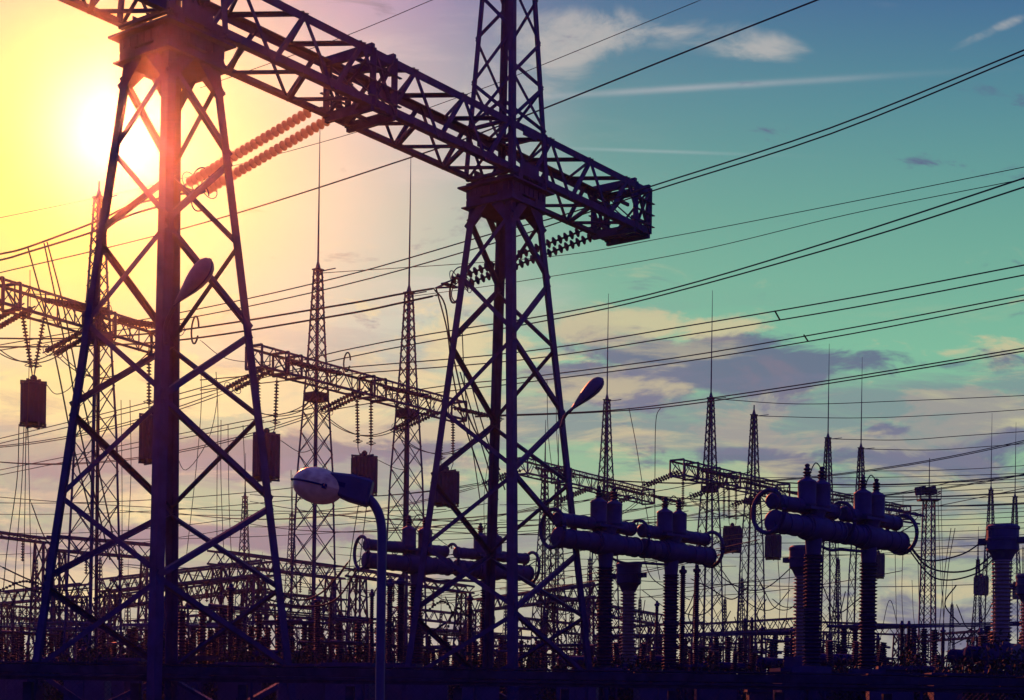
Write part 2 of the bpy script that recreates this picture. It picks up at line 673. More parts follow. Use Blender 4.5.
def strain_bracket(t):
    for dt in (-.5, .5):
        cross_frame(t + dt).build('strain_frame', STEEL, beam)
    m = MB()
    for h in (0.0, .45, 1.3, BH):
        for n_ in (-.8, 0, .8):
            m.bar(axis(t - .5, BZ + h, n_), axis(t + .5, BZ + h, n_), .09, .12)
    for n_ in (-1, 1):
        p0, p1 = axis(t - .5, BZ, n_ * .97), axis(t + .5, BZ + BH, n_ * .97)
        m.bar(p0, p1, .12, .05)
        m.bar(axis(t + .5, BZ, n_ * .97), axis(t - .5, BZ + BH, n_ * .97), .12, .05)
        for hh in (.3, .75, 1.2):
            m.bar(axis(t - .7, BZ + hh, n_ * 1.02), axis(t + .75, BZ + hh, n_ * 1.02), .1, .03)
    m.build('anchor_bracket', STEEL, beam)


strain_bracket(-9.55)
strain_bracket(5.55)
for tt in (T1 - 1, T1 + 1, T2 - 1, T2 + 1):
    cross_frame(tt, False).build('strain_frame', STEEL, beam)
for tt in (T1, T2):
    m = MB()
    for n_ in (-1, 1):
        m.box(axis(tt, BZ + .25, n_ * (BW / 2 + .03)), (.55, .015, .24), (D, N, UPV))
        m.box(axis(tt, BZ + BH - .2, n_ * (BW / 2 + .03)), (.4, .015, .18), (D, N, UPV))
    m.build('joint_plate', STEEL, beam)


# ------------------------------------------------------------------ insulator strings
def string_prof(L, r, pitch=.17, core=.035):
    n = max(3, int(round(L / pitch)))
    p = L / n
    out = [(0, .03)]
    for i in range(n):
        z = i * p
        out += [(z + p * .08, core), (z + p * .42, r * .97), (z + p * .58, r), (z + p * .66, core * 1.6)]
    out.append((L, .03))
    return out


def ring(m, c, axis_, rad, r, n=20, seg=6, arc=1.0):
    d, a, b = frame(Vector(axis_))
    pts = [Vector(c) + a * (rad * math.cos(2 * math.pi * arc * k / n)) + b * (rad * math.sin(2 * math.pi * arc * k / n)) for k in range(n + (0 if arc == 1 else 1))]
    m.tube(pts, r, seg, closed=arc == 1.0)


def sagline(p, q, sag, n=24):
    p, q = Vector(p), Vector(q)
    return [p.lerp(q, i / n) - UPV * (sag * 4 * (i / n) * (1 - i / n)) for i in range(n + 1)]


def ins_string(p, q, label=None, r=.16, rings=True, seg=9, pitch=.17, group=None, autol=None, m_=None):
    p, q = Vector(p), Vector(q)
    L = (q - p).length
    d = (q - p).normalized()
    root = thing('insulator_string', label, 'insulator string', p, group)
    e = min(.25, L * .08)
    MB().lathe(p + d * e, q - d * e, string_prof(L - 2 * e, r, pitch), seg).build('disc_stack', m_ or PORC, root, True)
    MB().bar(p, p + d * (e + .02), .05, .05).build('end_fitting', STEEL, root)
    MB().bar(q - d * (e + .02), q, .05, .05).build('end_fitting', STEEL, root)
    if rings:
        m = MB()
        ring(m, q - d * (e + .15), d, r * 2.0, .018, 16, 5)
        m.bar(q - d * e, q - d * (e + .15) + frame(d)[1] * r * 2.0, .02)
        m.build('grading_ring', STEEL, root)
    if autol:
        auto(root, 'string', autol, q)
    return root


GS = 'strain insulator strings'
# two pairs on the near portal
p0 = Pz(325, 112, 18.35)
q0 = P(192, 190, 53.5)
for j, nm in ((-.42, 'left'), (.42, 'right')):
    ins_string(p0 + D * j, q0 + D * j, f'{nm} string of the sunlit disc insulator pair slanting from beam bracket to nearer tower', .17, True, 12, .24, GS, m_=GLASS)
p0b = Pz(592, 232, 18.35)
q0b = P(452, 285, 64.5)
for j, nm in ((-.42, 'upper'), (.42, 'lower')):
    ins_string(p0b + D * j, q0b + D * j, f"{nm} string of the insulator pair from the beam's right end to the farther tower", .18, True, 12, .25, GS)
for nm, c, nx in (('yoke_plate', q0, 0), ('yoke_plate', q0b, 1)):
    root = thing('yoke_plate', ['triangular steel yoke at the lower end of the sunlit insulator pair', 'triangular steel yoke at the lower end of the insulator pair on farther tower'][nx], 'line fitting', c)
    m = MB()
    m.box(c - N * .12, (.42, .12, .03), (D, N, UPV))
    m.bar(c - N * .1 + D * .3, c - N * .8, .06); m.bar(c - N * .1 - D * .3, c - N * .8, .06)
    m.build('plate', STEEL, root)
    m = MB()
    ring(m, c + UPV * .25 + N * .4, D, .42, .025, 18, 6, .8)
    ring(m, c - UPV * .35 + N * .4, D, .42, .025, 18, 6, .8)
    m.build('arcing_horn', STEEL, root)

# ------------------------------------------------------------------ lattice masts with whips
ML = [(0, 2.1), (6, 1.85), (14.5, 1.4), (21, .72), (25.3, .38)]


def msize(z, prof):
    for (z0, s0), (z1, s1) in zip(prof, prof[1:]):
        if z <= z1:
            return s0 + (s1 - s0) * (z - z0) / (z1 - z0)
    return prof[-1][1]


def mast(prof, whip=8.2, legw=.12, bw=.06, ratio=.95, name='lattice_mast', arm=True, maxbay=99, tube=False):
    root = thing(name, 'x', 'lattice mast', (0, 0, 0))
    H = prof[-1][0]
    lv = [0.2]
    while lv[-1] < H - .15:
        lv.append(min(H, lv[-1] + max(.42, min(maxbay, msize(lv[-1], prof) * ratio))))

    def cn(i, z):
        s = msize(z, prof) / 2
        sx, sy = ((-1, -1), (1, -1), (1, 1), (-1, 1))[i % 4]
        return D * (sx * s) + N * (sy * s) + UPV * z
    dirs = ((1, 1), (-1, 1), (-1, -1), (1, -1))
    for i in range(4):
        m = MB()
        brk = [z for z, _ in prof]
        o = 0
        for z0, z1 in zip(brk, brk[1:]):
            m.angle(cn(i, z0), cn(i, z1), legw, legw * .2, D * dirs[i][0], N * dirs[i][1])
        m.build('leg', STEEL, root)
    for f in range(4):
        m = MB()
        for k in range(len(lv) - 1):
            p0, p1, q0_, q1 = cn(f, lv[k]), cn(f + 1, lv[k]), cn(f, lv[k + 1]), cn(f + 1, lv[k + 1])
            m.bar(p0, q1, bw, .015); m.bar(p1, q0_, bw, .015)
        m.build('lattice_side', STEEL, root)
    m = MB()
    m.box((0, 0, .12), (msize(0, prof) / 2 + .25, msize(0, prof) / 2 + .25, .12), (D, N, UPV))
    m.build('footing', CONC, root)
    s = prof[-1][1] / 2
    m = MB()
    m.box((0, 0, H + .02), (s + .05, s + .05, .03), (D, N, UPV))
    m.lathe((0, 0, H), (0, 0, H + .8), [(0, s * .9), (.45, s * .3), (.8, .05)], 8)
    m.build('cap', STEEL, root)
    if whip:
        MB().tube([(0, 0, H + .5), (0, 0, H + whip * .45), (0, 0, H + whip)], [.055, .04, .016], 6).build('whip', STEEL, root)
    if arm:
        m = MB()
        m.bar((0, 0, H - .1), N * 1.3 + UPV * (H - .1), .05)
        m.build('wire_arm', STEEL, root)
    return root


MPOS = [  # top pixel x,y ; whip ; label
    (318, 270, 1, 'tall lattice mast with long whip, leftmost of the whip masts'),
    (409, 293, 1, 'lattice mast with whip just left of the farther portal tower'),
    (607, 400, 1, "whip topped lattice mast just right of the farther portal tower's leg lamp"),
    (711, 398, 1, 'whip topped lattice mast carrying the left part of the right hand beam'),
    (828, 438, 1, 'whip topped lattice mast rising between the cans of the right breaker'),
    (861, 448, 1, 'whip topped lattice mast behind the right can pair of the right breaker'),
    (991, 490, 1, 'distant whip topped lattice mast behind the right edge current transformer'),
    (1015, 497, 1, 'distant whip topped mast at the right edge, rightmost of all whip masts'),
    (99, 198, 0, 'lattice mast without whip behind the left leg of the nearer tower'),
    (754, 415, 0, 'flat topped lattice mast without whip carrying the right hand beam'),
]
pw = mast(ML, 8.2)
pn = mast(ML, 0)
for kids in (pw, pn):
    KIDS[kids.name] = list(kids.children)
MASTS = {}
used = set()
bpy.context.view_layer.update()
for (px, py, wh, lab) in MPOS:
    p = Pz(px, py, 23.6)
    src = pw if wh else pn
    if src in used:
        o = src.copy(); C.objects.link(o)
        for ch in src.children:
            c = ch.copy(); C.objects.link(c); c.parent = o
    else:
        o = src; used.add(src)
    o.location = (p.x, p.y, 0)
    o['label'] = lab
    o['group'] = 'tall lattice masts'
    MASTS[px] = Vector((p.x, p.y, 0))


# ------------------------------------------------------------------ slim lattice beams
def lattice_beam(p, q, w, h, label, legw=.09, bw=.05, group='slim lattice beams of the switchyard', name='gantry_beam', autol=None, brackets=()):
    """p, q: centres of the ends"""
    p, q = Vector(p), Vector(q)
    root = thing(name, label, 'lattice beam', (p + q) / 2, group)
    d = (q - p).normalized()
    s = d.cross(UPV).normalized()
    L = (q - p).length

    def c(t, a, b):
        return p + d * t + s * (a * w / 2) + UPV * (b * h / 2)
    for a in (-1, 1):
        for b in (-1, 1):
            MB().angle(c(0, a, b), c(L, a, b), legw, legw * .2, s * -a, UPV * -b).build('chord', STEEL, root)
    n = max(2, int(L / (h * .75)))
    st = L / n
    for side_ in range(4):
        m = MB()
        for k in range(n):
            t0, t1 = k * st, (k + 1) * st
            z = k % 2 * 2 - 1
            if side_ < 2:
                a = side_ * 2 - 1
                m.bar(c(t0, a, z), c(t1, a, -z), bw, .02)
                if k % 2 == 0: m.bar(c(t0, a, -1), c(t0, a, 1), bw, .02)
            else:
                b = side_ * 2 - 5
                m.bar(c(t0, z, b), c(t1, -z, b), bw, .02)
        m.build('lattice_side', STEEL, root)
    for t in (0, L) + tuple(brackets):
        m = MB()
        m.bar(c(t, -1, -1), c(t, 1, -1), legw); m.bar(c(t, -1, 1), c(t, 1, 1), legw)
        m.bar(c(t, -1, -1), c(t, -1, 1), legw); m.bar(c(t, 1, -1), c(t, 1, 1), legw)
        m.bar(c(t, 1, -1), c(t, -1, 1), bw)
        m.build('cross_frame', STEEL, root)
    if autol:
        auto(root, 'beam' + name, autol, (p + q) / 2, group)
    return root


HB = 17.55
b1a, b1b = P(-60, 268, 68), P(160, 337, 80)
b1a.z = b1b.z = EYE + 17.9
b2a, b2b = Pz(254, 357, HB), Pz(459, 412, HB)
b3a, b3b = Pz(521, 466, 17.0), Pz(648, 497, 17.0)
b4a, b4b = Pz(677, 468, HB), Pz(783, 492, HB)
b5a, b5b = Pz(815, 496, HB), Pz(905, 513, HB)
lattice_beam(b1a, b1b, 1.1, 1.15, 'reddened lattice beam entering from the left edge behind the nearer tower', .12, .07, brackets=(3, 4, 9, 10))
lattice_beam(b2a, b2b, 1.1, 1.15, 'lattice beam carried by the two masts between the big portal towers', .12, .06, brackets=(2, 3, 9, 10))
lattice_beam(b3a, b3b, 1.1, 1.15, "lattice beam behind the farther tower's right leg, over the centre breaker", .12, .06, brackets=(5, 6))
lattice_beam(b4a, b4b, 1.2, 1.2, 'lattice beam with stepped ends left of the right breaker cans', .13, .07, brackets=(2, 5, 8))
lattice_beam(b5a, b5b, 1.1, 1.15, 'lattice beam half hidden behind the cans of the right breaker', .12, .06)
for mx in (318, 409, 607, 711, 754, 99, 828):
    p = MASTS[mx]
    zc = 17.9 if mx == 99 else (17.0 if mx == 607 else HB)
    root = thing('bearing_platform', 'x', 'steel platform', (p.x, p.y, EYE + zc - .9))
    m = MB()
    m.box(p + UPV * (EYE + zc - .72), (.5, .5, .05), (D, N, UPV))
    for sx in (-1, 1):
        m.box(p + D * (sx * .42) + UPV * (EYE + zc - .95), (.05, .5, .18), (D, N, UPV))
        m.box(p + N * (sx * .42) + UPV * (EYE + zc - .95), (.5, .05, .18), (D, N, UPV))
    m.build('plate', STEEL, root)
    auto(root, 'plat', 'steel bearing plate where a lattice beam crosses its mast', p + UPV * (EYE + zc))

# strain strings on those beams: +N side towards the right, -N side away to the left
SD = 'strain string of discs'


def strain_set(px, py, h, L=3.5, sides=(1, -1), sag=.95, gap=.6, r=.14):
    p = Pz(px, py, h)
    for s_ in sides:
        e = p + N * (s_ * (L + .6)) - UPV * sag
        for j in (-gap / 2, gap / 2):
            ins_string(p + D * j + N * (s_ * .6), e + D * j, None, r, True, 7, .22, GS,
                       autol='brown disc insulator string pulling %s from a lattice beam' % ('right' if s_ > 0 else 'left'))
    return p


A1 = strain_set(38, 303, 17.9, 4.2)
A1b = strain_set(112, 322, 17.9, 4.2)
A2 = strain_set(283, 364, HB)
A2b = strain_set(375, 388, HB)
A2c = strain_set(446, 409, HB)
A3 = strain_set(528, 468, 17.0)
A3b = strain_set(600, 486, 17.0)
A3c = strain_set(641, 495, 17.0)
A4 = strain_set(690, 470, HB)
A4b = strain_set(735, 482, HB)
A4c = strain_set(776, 491, HB)
A5 = strain_set(880, 508, HB, sides=(1,))


# ------------------------------------------------------------------ line traps hung under the beams
def line_trap(px, y0, y1, Y, w, label, strings, group='hanging line trap coils'):
    c0, c1 = P(px, y0, Y), P(px, y1, Y)
    H = c0.z - c1.z
    root = thing('line_trap', label, 'line trap', c1, group)
    r = w / 2
    m = MB()
    nn = 44
    for z, f_ in ((c1.z, .9), (c1.z + .03, 1.0), (c0.z - .03, 1.0), (c0.z, .9)):
        for k in range(nn):
            rr = r * f_ * (1.0 if k % 2 else .93)
            m.v.append(Vector((c1.x + rr * math.cos(6.2832 * k / nn), c1.y + rr * math.sin(6.2832 * k / nn), z)))
    for i in range(3):
        for k in range(nn):
            m.f.append([i * nn + k, i * nn + (k + 1) % nn, (i + 1) * nn + (k + 1) % nn, (i + 1) * nn + k])
    m.f.append(list(range(nn))[::-1]); m.f.append([3 * nn + k for k in range(nn)])
    m.build('coil', DARK, root)
    for z, sg in ((c0.z, 1), (c1.z, -1)):
        m = MB()
        for k in range(3):
            a = math.pi * k / 3 + .3
            v = Vector((math.cos(a), math.sin(a), 0))
            m.bar(Vector((c1.x, c1.y, z + sg * .1)) - v * r, Vector((c1.x, c1.y, z + sg * .1)) + v * r, .06, .1)
            for e in (-1, 1):
                m.box(Vector((c1.x, c1.y, z + sg * .05)) + v * (e * r * .92), (.05, .05, .1))
        m.build('spider_frame', STEEL, root)
    m = MB()
    m.lathe((c1.x, c1.y, c0.z + .1), (c1.x, c1.y, c0.z + .42), [(0, .16), (.22, .16), (.32, .06)], 10)
    m.build('tuning_pot', DARK, root)
    for (ax, ay, bx, by) in strings:
        ins_string(P(ax, ay, Y), P(bx, by, Y), None, .13, True, 8, .16, 'suspension insulator strings', autol='suspension string holding a line trap coil')
        MB().bar(P(bx, by, Y), P(px + (bx - px) * .6, y0 - 1, Y), .04, .04).build('hanger', STEEL, root)
    return root


line_trap(33, 384, 424, 74, 1.16, 'dark coil at the far left hanging from a V of two strings', [(22, 312, 32, 373), (45, 312, 34.5, 373)])
line_trap(152, 417, 461, 79, 1.3, "dark coil mostly hidden behind the nearer tower's middle legs", [(149, 345, 149, 410), (157, 345, 157, 410)])
line_trap(266, 436, 478, 83, 1.42, "dark coil hanging beside the nearer tower's right leg", [(258, 374, 259, 428), (277, 376, 275, 429)])
line_trap(364, 458, 493, 89.5, 1.5, 'dark coil hanging above and right of the round headed lamp', [(357, 396, 358, 448), (371, 398, 371, 450)])
line_trap(446, 473, 504, 96, 1.6, "dark coil hanging beside the farther tower's left leg", [(441, 418, 441, 464), (453, 420, 453, 464)])
line_trap(732, 528, 551, 127, 1.5, 'dark coil hanging left of the right breaker, left one of two', [(729, 484, 729, 522), (736, 486, 736, 523)])
line_trap(773, 536, 558, 134, 1.4, 'dark coil hanging just under the left ring of the right breaker', [(770, 494, 770, 531), (777, 496, 777, 531)])
line_trap(878, 555, 577, 146, 1.2, 'small dark coil half behind the right post of the right breaker', [(875, 512, 875, 549), (882, 513, 882, 549)])
line_trap(981, 577, 594, 178, 1.65, 'small dark coil hanging just left of the right edge current transformer', [(978, 540, 978, 571), (985, 540, 985, 571)])
line_trap(1019, 583, 598, 184, 1.5, 'small dark coil hanging at the right edge of the photo', [(1017, 545, 1017, 577), (1023, 545, 1023, 577)])
for (px, y0, y1, Y) in ((683, 472, 510, 121), (724, 484, 520, 126), (163, 343, 405, 79)):
    ins_string(P(px, y0, Y), P(px, y1, Y), None, .13, True, 8, .16, 'suspension insulator strings', autol='single hanging disc string')


# ------------------------------------------------------------------ wires
WI = []


def spline(pts, n=40):
    """smooth curve through a few points"""
    pts = [Vector(p) for p in pts]
    if len(pts) == 2:
        return [pts[0].lerp(pts[1], i / 2) for i in range(3)]
    ext = [pts[0] * 2 - pts[1]] + pts + [pts[-1] * 2 - pts[-2]]
    out = []
    per = max(3, n // (len(pts) - 1))
    for k in range(1, len(ext) - 2):
        a, b, c, d = ext[k - 1:k + 3]
        for i in range(per):
            t = i / per
            out.append(.5 * ((2 * b) + (c - a) * t + (2 * a - 5 * b + 4 * c - d) * t * t + (3 * b - a - 3 * c + d) * t ** 3))
    out.append(pts[-1])
    return out


def wire(pts, r, label, name='overhead_wire', cat='wire', group=None, n=40, seg=5, al=None):
    o = MB().tube(spline(pts, n), r, seg).build(name, WIREM, None, True)
    tag(o, label, cat, group)
    if al: auto(o, 'wire' + name + al, al, pts[len(pts) // 2], group)
    return o


GW = 'overhead conductors crossing the sky'


def swire(pix, h, r, label, group=GW, al=None):
    """pix: photo waypoints; h: height(s) above the eye"""
    hs = h if isinstance(h, (list, tuple)) else [h] * len(pix)
    wire([Pz(x, y, z) for (x, y), z in zip(pix, hs)], r, label, group=group, al=al)


swire([(850, -13), (690, 50), (522, 117), (409, 158), (185, 228), (-40, 282)], [27, 26, 25, 24.5, 24, 24], .034, "thick single wire from the top edge passing just right of the farther tower's spire")
swire([(720, -8), (542, 65), (470, 93), (340, 137), (150, 186), (-40, 226)], [29, 28, 27.5, 27, 26, 26], .016, 'thin wire from the top edge passing behind the spire above the thick wire')
swire([(470, -15), (432, 0), (340, 38), (200, 88)], [30, 30, 29, 28], .016, 'thin wire crossing the top edge left of the spire')
swire([(1060, 36), (1024, 50), (830, 128), (652, 186), (560, 216), (491, 234), (340, 277), (178, 313), (-40, 352)], [20, 19.6, 19, 18.7, 18.5, 18.3, 18, 18, 18], .026, 'upper wire of the bold pair leaving the right end of the big beam')
swire([(1060, 41), (1024, 55), (830, 134), (652, 191), (560, 222), (491, 244), (340, 286), (178, 320), (-40, 357)], [20, 19.6, 19, 18.7, 18.5, 18.3, 18, 18, 18], .026, 'lower wire of the bold pair leaving the right end of the big beam')
swire([(1060, 160), (1024, 167), (850, 202), (674, 236), (546, 257), (322, 273)], [24, 24, 24, 24, 23.8, 23.5], .02, 'upper of two faint wires passing just below the end of the big beam')
swire([(1060, 171), (1024, 179), (850, 214), (690, 252), (522, 281), (414, 296)], [24, 24, 24, 24, 23.8, 23.5], .02, 'lower of two faint wires passing just below the end of the big beam')
swire([(1060, 165), (1024, 178), (835, 240), (674, 288), (560, 313), (340, 351), (130, 407), (-40, 448)], 18.2, .032, 'upper wire of the pair touching the whip tip left of the right breaker')
swire([(1060, 175), (1024, 187), (859, 240), (674, 292), (560, 318), (340, 359), (130, 412), (-40, 453)], 18.2, .032, 'lower wire of the pair touching the whip tip left of the right breaker')
swire([(1060, 258), (1024, 265), (850, 298), (674, 328), (520, 352), (340, 368), (200, 380)], 18.2, .032, 'upper wire of the pair joined by a spacer right of a mast whip')
swire([(1060, 268), (1024, 275), (850, 308), (674, 337), (520, 360), (340, 375), (200, 390)], 18.2, .032, 'lower wire of the pair joined by a spacer right of a mast whip')
swire([(1060, 288), (1024, 295), (850, 328), (674, 358), (520, 378), (422, 389), (250, 420), (-40, 478)], 18.2, .032, 'upper wire of the third pair down at the right edge')
swire([(1060, 294), (1024, 300), (850, 334), (674, 363), (520, 383), (422, 395), (250, 425), (-40, 483)], 18.2, .032, 'lower wire of the third pair down at the right edge')
swire([(1060, 342), (1024, 348), (850, 377), (690, 401), (600, 411), (475, 416)], 18, .036, 'upper of two nearly touching wires running down to the middle beam end')
swire([(1060, 345), (1024, 351), (850, 380), (690, 404), (600, 412), (475, 417)], 18, .036, 'lower of two nearly touching wires running down to the middle beam end')
swire([(716, 399), (800, 404), (900, 401), (1060, 394)], 23.4, .03, 'thin earth wire leaving the top of the mast left of the flat topped one')
swire([(757, 416), (850, 418), (940, 415), (1060, 407)], 23.4, .03, 'thin earth wire leaving the top of the flat topped mast')
swire([(831, 439), (900, 440), (960, 436), (1060, 429)], 23.4, .034, 'thin earth wire leaving the mast between the right breaker cans')
swire([(864, 449), (930, 450), (980, 447), (1060, 441)], 23.4, .034, 'thin earth wire leaving the mast behind the right breaker can pair')
for i, (x, y, x2, y2, hh) in enumerate([(775, 311, 780, 320, 18.2), (804, 335, 808, 341, 18.2)]):
    wire([Pz(x, y, hh), Pz(x2, y2, hh)], .04, ['small spacer joining the upper right wire pair', 'small spacer joining the third right wire pair'][i], 'wire_spacer', 'spacer')

# the two bold bundles from the big portal's strings
for j, nm in ((0, 'upper'), (1, 'lower')):
    wire([q0 - N * .8 - UPV * .25 * j, P(130, 206 + j * 9, 55.5), P(95, 222 + j * 9, 57), P(28, 247 + j * 5, 59.5), P(0, 254 + j * 6, 60.5), P(-60, 266 + j * 6, 63)], .038,
         f'{nm} glowing conductor running left from the sunlit insulator pair', group=GW)
    wire([q0b - N * .8 - UPV * .3 * j, P(400, 294 + j * 9, 67), P(340, 305 + j * 10, 70), P(188, 329 + j * 10, 77), P(82, 338 + j * 8, 82), P(-40, 338 + j * 9, 88)], .045,
         f"{nm} bold conductor running left from the farther tower's insulator pair", group=GW)
# conductors between strain strings of the slim beams and further lines
k_ = 0
for (A, nx) in ((A1, 'left edge beam'), (A2, 'middle beam'), (A2b, 'middle beam'), (A3, 'centre beam'), (A3b, 'centre beam'), (A4, 'right beam'), (A4b, 'right beam'), (A4c, 'right beam')):
    for s_ in (-1, 1):
        if s_ > 0 and nx != 'right beam' and nx != 'centre beam': continue
        e = A + N * (s_ * 4.1) - UPV * .95
        far = e + N * (s_ * 36)
        far.z = e.z + .5
        if far.y < 20: continue
        for j in (-.2, .2):
            wire(sagline(e + D * j, far + D * j, 1.6, 12), .028, None, group='span wires between gantries', al='span wire')
# jumper loops under strings
for A in (A1, A1b, A2, A2b, A2c, A3b, A3c, A4, A4b, A4c):
    e0, e1 = A + N * 4.1 - UPV * .95, A - N * 4.1 - UPV * .95
    for j in (-.2, .2):
        wire(sagline(e0 + D * j, e1 + D * j, 1.7, 20), .026, None, 'jumper_loop', 'wire', 'jumper loops under beams', al='slack jumper wire hanging below a lattice beam')
for (px, py, Y, rx) in ((195, 330, 74, .62), (347, 362, 86, .5), (512, 415, 97, .42), (455, 290, 64, .5)):
    c = P(px, py, Y)
    o = MB()
    ring(o, c, (D + N * .5), rx, .045, 22, 5, .9)
    o = o.build('wire_coil', WIREM, None, True)
    tag(o, None, 'wire coil', 'round jumper coils at string ends')
    auto(o, 'coil', 'open round jumper coil at the end of a string', c)

GD = 'dropper wires hanging to the equipment'
DR = 'nearly vertical dropper wire'
droppers = [  # pixel polylines with depth
    ([(28, 248), (42, 300), (58, 370), (72, 440), (92, 520)], 60, .03), ([(44, 243), (56, 300), (70, 370), (82, 440), (110, 560)], 60, .03),
    ([(47, 242), (62, 300), (76, 370), (90, 430), (118, 560)], 60, .03), ([(30, 270), (30, 330), (27, 440)], 70, .016),
    ([(19, 424), (17, 480), (6, 560), (0, 640)], 74, .022), ([(26, 426), (25, 500), (23, 600), (20, 660)], 74, .02),
    ([(24, 424), (22, 480), (16, 560), (12, 650)], 74, .02), ([(28, 426), (30, 520), (32, 640)], 74, .018),
    ([(201, 365), (201, 410), (196, 470), (186, 560)], 78, .018), ([(216, 372), (217, 400), (208, 440), (186, 470), (175, 450)], 78, .018),
    ([(216, 372), (218, 420), (217, 480), (217, 560)], 78, .018), ([(221, 420), (221, 480), (224, 560)], 95, .022), ([(228, 425), (229, 500), (232, 570)], 95, .022),
    ([(243, 425), (246, 500), (250, 600)], 95, .022), ([(291, 470), (292, 540), (292, 640)], 95, .022), ([(130, 400), (131, 470), (128, 540)], 95, .022),
    ([(121, 400), (122, 480), (122, 560)], 95, .022), ([(436, 288), (447, 330), (452, 370), (463, 420), (490, 500)], 65, .034),
    ([(433, 288), (445, 305), (452, 350), (470, 420), (500, 470)], 65, .034), ([(460, 372), (480, 440), (498, 500)], 66, .03),
    ([(468, 372), (484, 430), (505, 490)], 66, .03), ([(462, 330), (466, 400), (480, 500)], 66, .024), ([(360, 495), (350, 560), (345, 620)], 88, .026), ([(368, 495), (360, 560), (352, 640)], 88, .026),
    ([(547, 380), (548, 430), (552, 470)], 100, .022), ([(556, 380), (557, 440), (562, 500)], 100, .022), ([(629, 408), (637, 450), (648, 520), (660, 580)], 105, .026),
    ([(661, 407), (656, 420), (655, 470), (655, 540)], 105, .026), ([(778, 560), (780, 600), (777, 650)], 130, .03), ([(790, 560), (788, 600), (784, 640)], 130, .03),
    ([(895, 545), (896, 600), (897, 640)], 120, .024), ([(903, 545), (902, 600), (906, 650)], 120, .024), ([(918, 560), (919, 600), (920, 640)], 120, .024),
    ([(938, 500), (940, 560), (945, 640)], 118, .022), ([(951, 528), (945, 570), (938, 640)], 118, .03), ([(955, 528), (948, 570), (942, 640)], 118, .03),
    ([(975, 594), (972, 620), (968, 660)], 150, .03), ([(903, 495), (903, 560)], 120, .02), ([(941, 495), (942, 540), (944, 640)], 120, .02), ([(912, 580), (914, 620), (921, 655)], 120, .02),
    ([(500, 400), (490, 450), (484, 500), (486, 560)], 100, .02), ([(1010, 600), (1008, 640)], 150, .03),
]
for pl, Y, r in droppers:
    wire([P(x, y, Y) for x, y in pl], r, None, 'dropper_wire', 'wire', GD, 24, al=DR)
# slack loops between equipment
loops = [([(700, 530), (720, 575), (760, 590), (800, 560)], 95, .035), ([(700, 535), (715, 560), (745, 600), (770, 610), (790, 590)], 95, .03),
         ([(905, 540), (930, 568), (970, 570), (1000, 548)], 60, .035), ([(905, 545), (935, 578), (975, 574), (1000, 552)], 60, .03),
         ([(905, 538), (925, 560), (960, 555), (985, 540)], 60, .03), ([(350, 560), (325, 590), (300, 600), (270, 590)], 66, .04), ([(360, 565), (335, 600), (300, 606), (255, 596)], 66, .04),
         ([(0, 566), (30, 580), (60, 590), (90, 588)], 60, .03), ([(0, 578), (40, 592), (85, 604)], 60, .03), ([(110, 578), (130, 600), (150, 602), (180, 575)], 60, .03),
         ([(200, 340), (225, 358), (262, 362), (300, 355)], 84, .02), ([(46, 384), (56, 394), (70, 388), (78, 372)], 74, .02), ([(280, 440), (300, 452), (316, 448)], 84, .02),
         ([(378, 460), (395, 468), (406, 470)], 90, .02), ([(405, 500), (440, 540), (470, 552), (500, 540)], 90, .02), ([(420, 610), (430, 640), (445, 660), (455, 610), (440, 600)], 80, .02),
         ([(640, 540), (650, 575), (670, 590), (690, 600)], 75, .024), ([(642, 590), (655, 600), (670, 612)], 75, .02), ([(645, 600), (640, 640), (650, 660)], 75, .02),
         ([(560, 480), (556, 520), (548, 560), (560, 600)], 72, .02), ([(880, 640), (890, 600), (900, 640), (905, 665)], 90, .02), ([(960, 640), (970, 630), (985, 638), (1000, 632)], 80, .03),
         ([(952, 645), (970, 636), (982, 628), (994, 634)], 80, .03), ([(30, 500), (50, 545), (85, 560), (90, 570)], 80, .03)]
_rl = random.Random(5)
for i in range(26):
    x0 = _rl.uniform(0, 980); y0 = _rl.uniform(575, 640); w_ = _rl.uniform(18, 60)
    loops.append(([(x0, y0), (x0 + w_ * .3, y0 + _rl.uniform(8, 30)), (x0 + w_ * .7, y0 + _rl.uniform(4, 26)), (x0 + w_, y0 + _rl.uniform(-14, 10))], _rl.uniform(75, 100), .03))
for pl, Y, r in loops:
    wire([P(x, y, Y) for x, y in pl], r, None, 'slack_cable', 'wire', 'slack connecting cables', 30, al='slack curved cable between low equipment')
# low level spans
lows = []
for i in range(46):
    y0 = 486 + i * 3.0 + random.uniform(-3, 3)
    x0 = random.choice((-40, -20, 120, 250, 330, 380, 500, 640))
    x1 = x0 + random.uniform(220, 480)
    sl = random.choice((-.16, -.13, -.10, -.05, -.02, .03, .08))
    lows.append((x0, y0, x1, y0 + sl * (x1 - x0)))
for x0, y0, x1, y1 in lows:
    if y0 > 610 or y1 < 455: continue
    hh = 13.5 if y0 < 560 else 8.5
    a, b = Pz(x0, y0, hh), Pz(x1, max(470, y1), hh)
    wire(sagline(a, b, .5, 10), .026, None, group='low span wires', al='low span wire')
for i in range(16):
    y0 = 468 + i * 5.5 + random.uniform(-1.5, 1.5)
    a, b = P(random.uniform(690, 900), y0 + random.uniform(2, 6), 190), P(1060, y0 - random.uniform(-2, 5), 175)
    wire(sagline(a, b, .3, 8), .04, None, group='distant span wires at right', al='distant span wire')
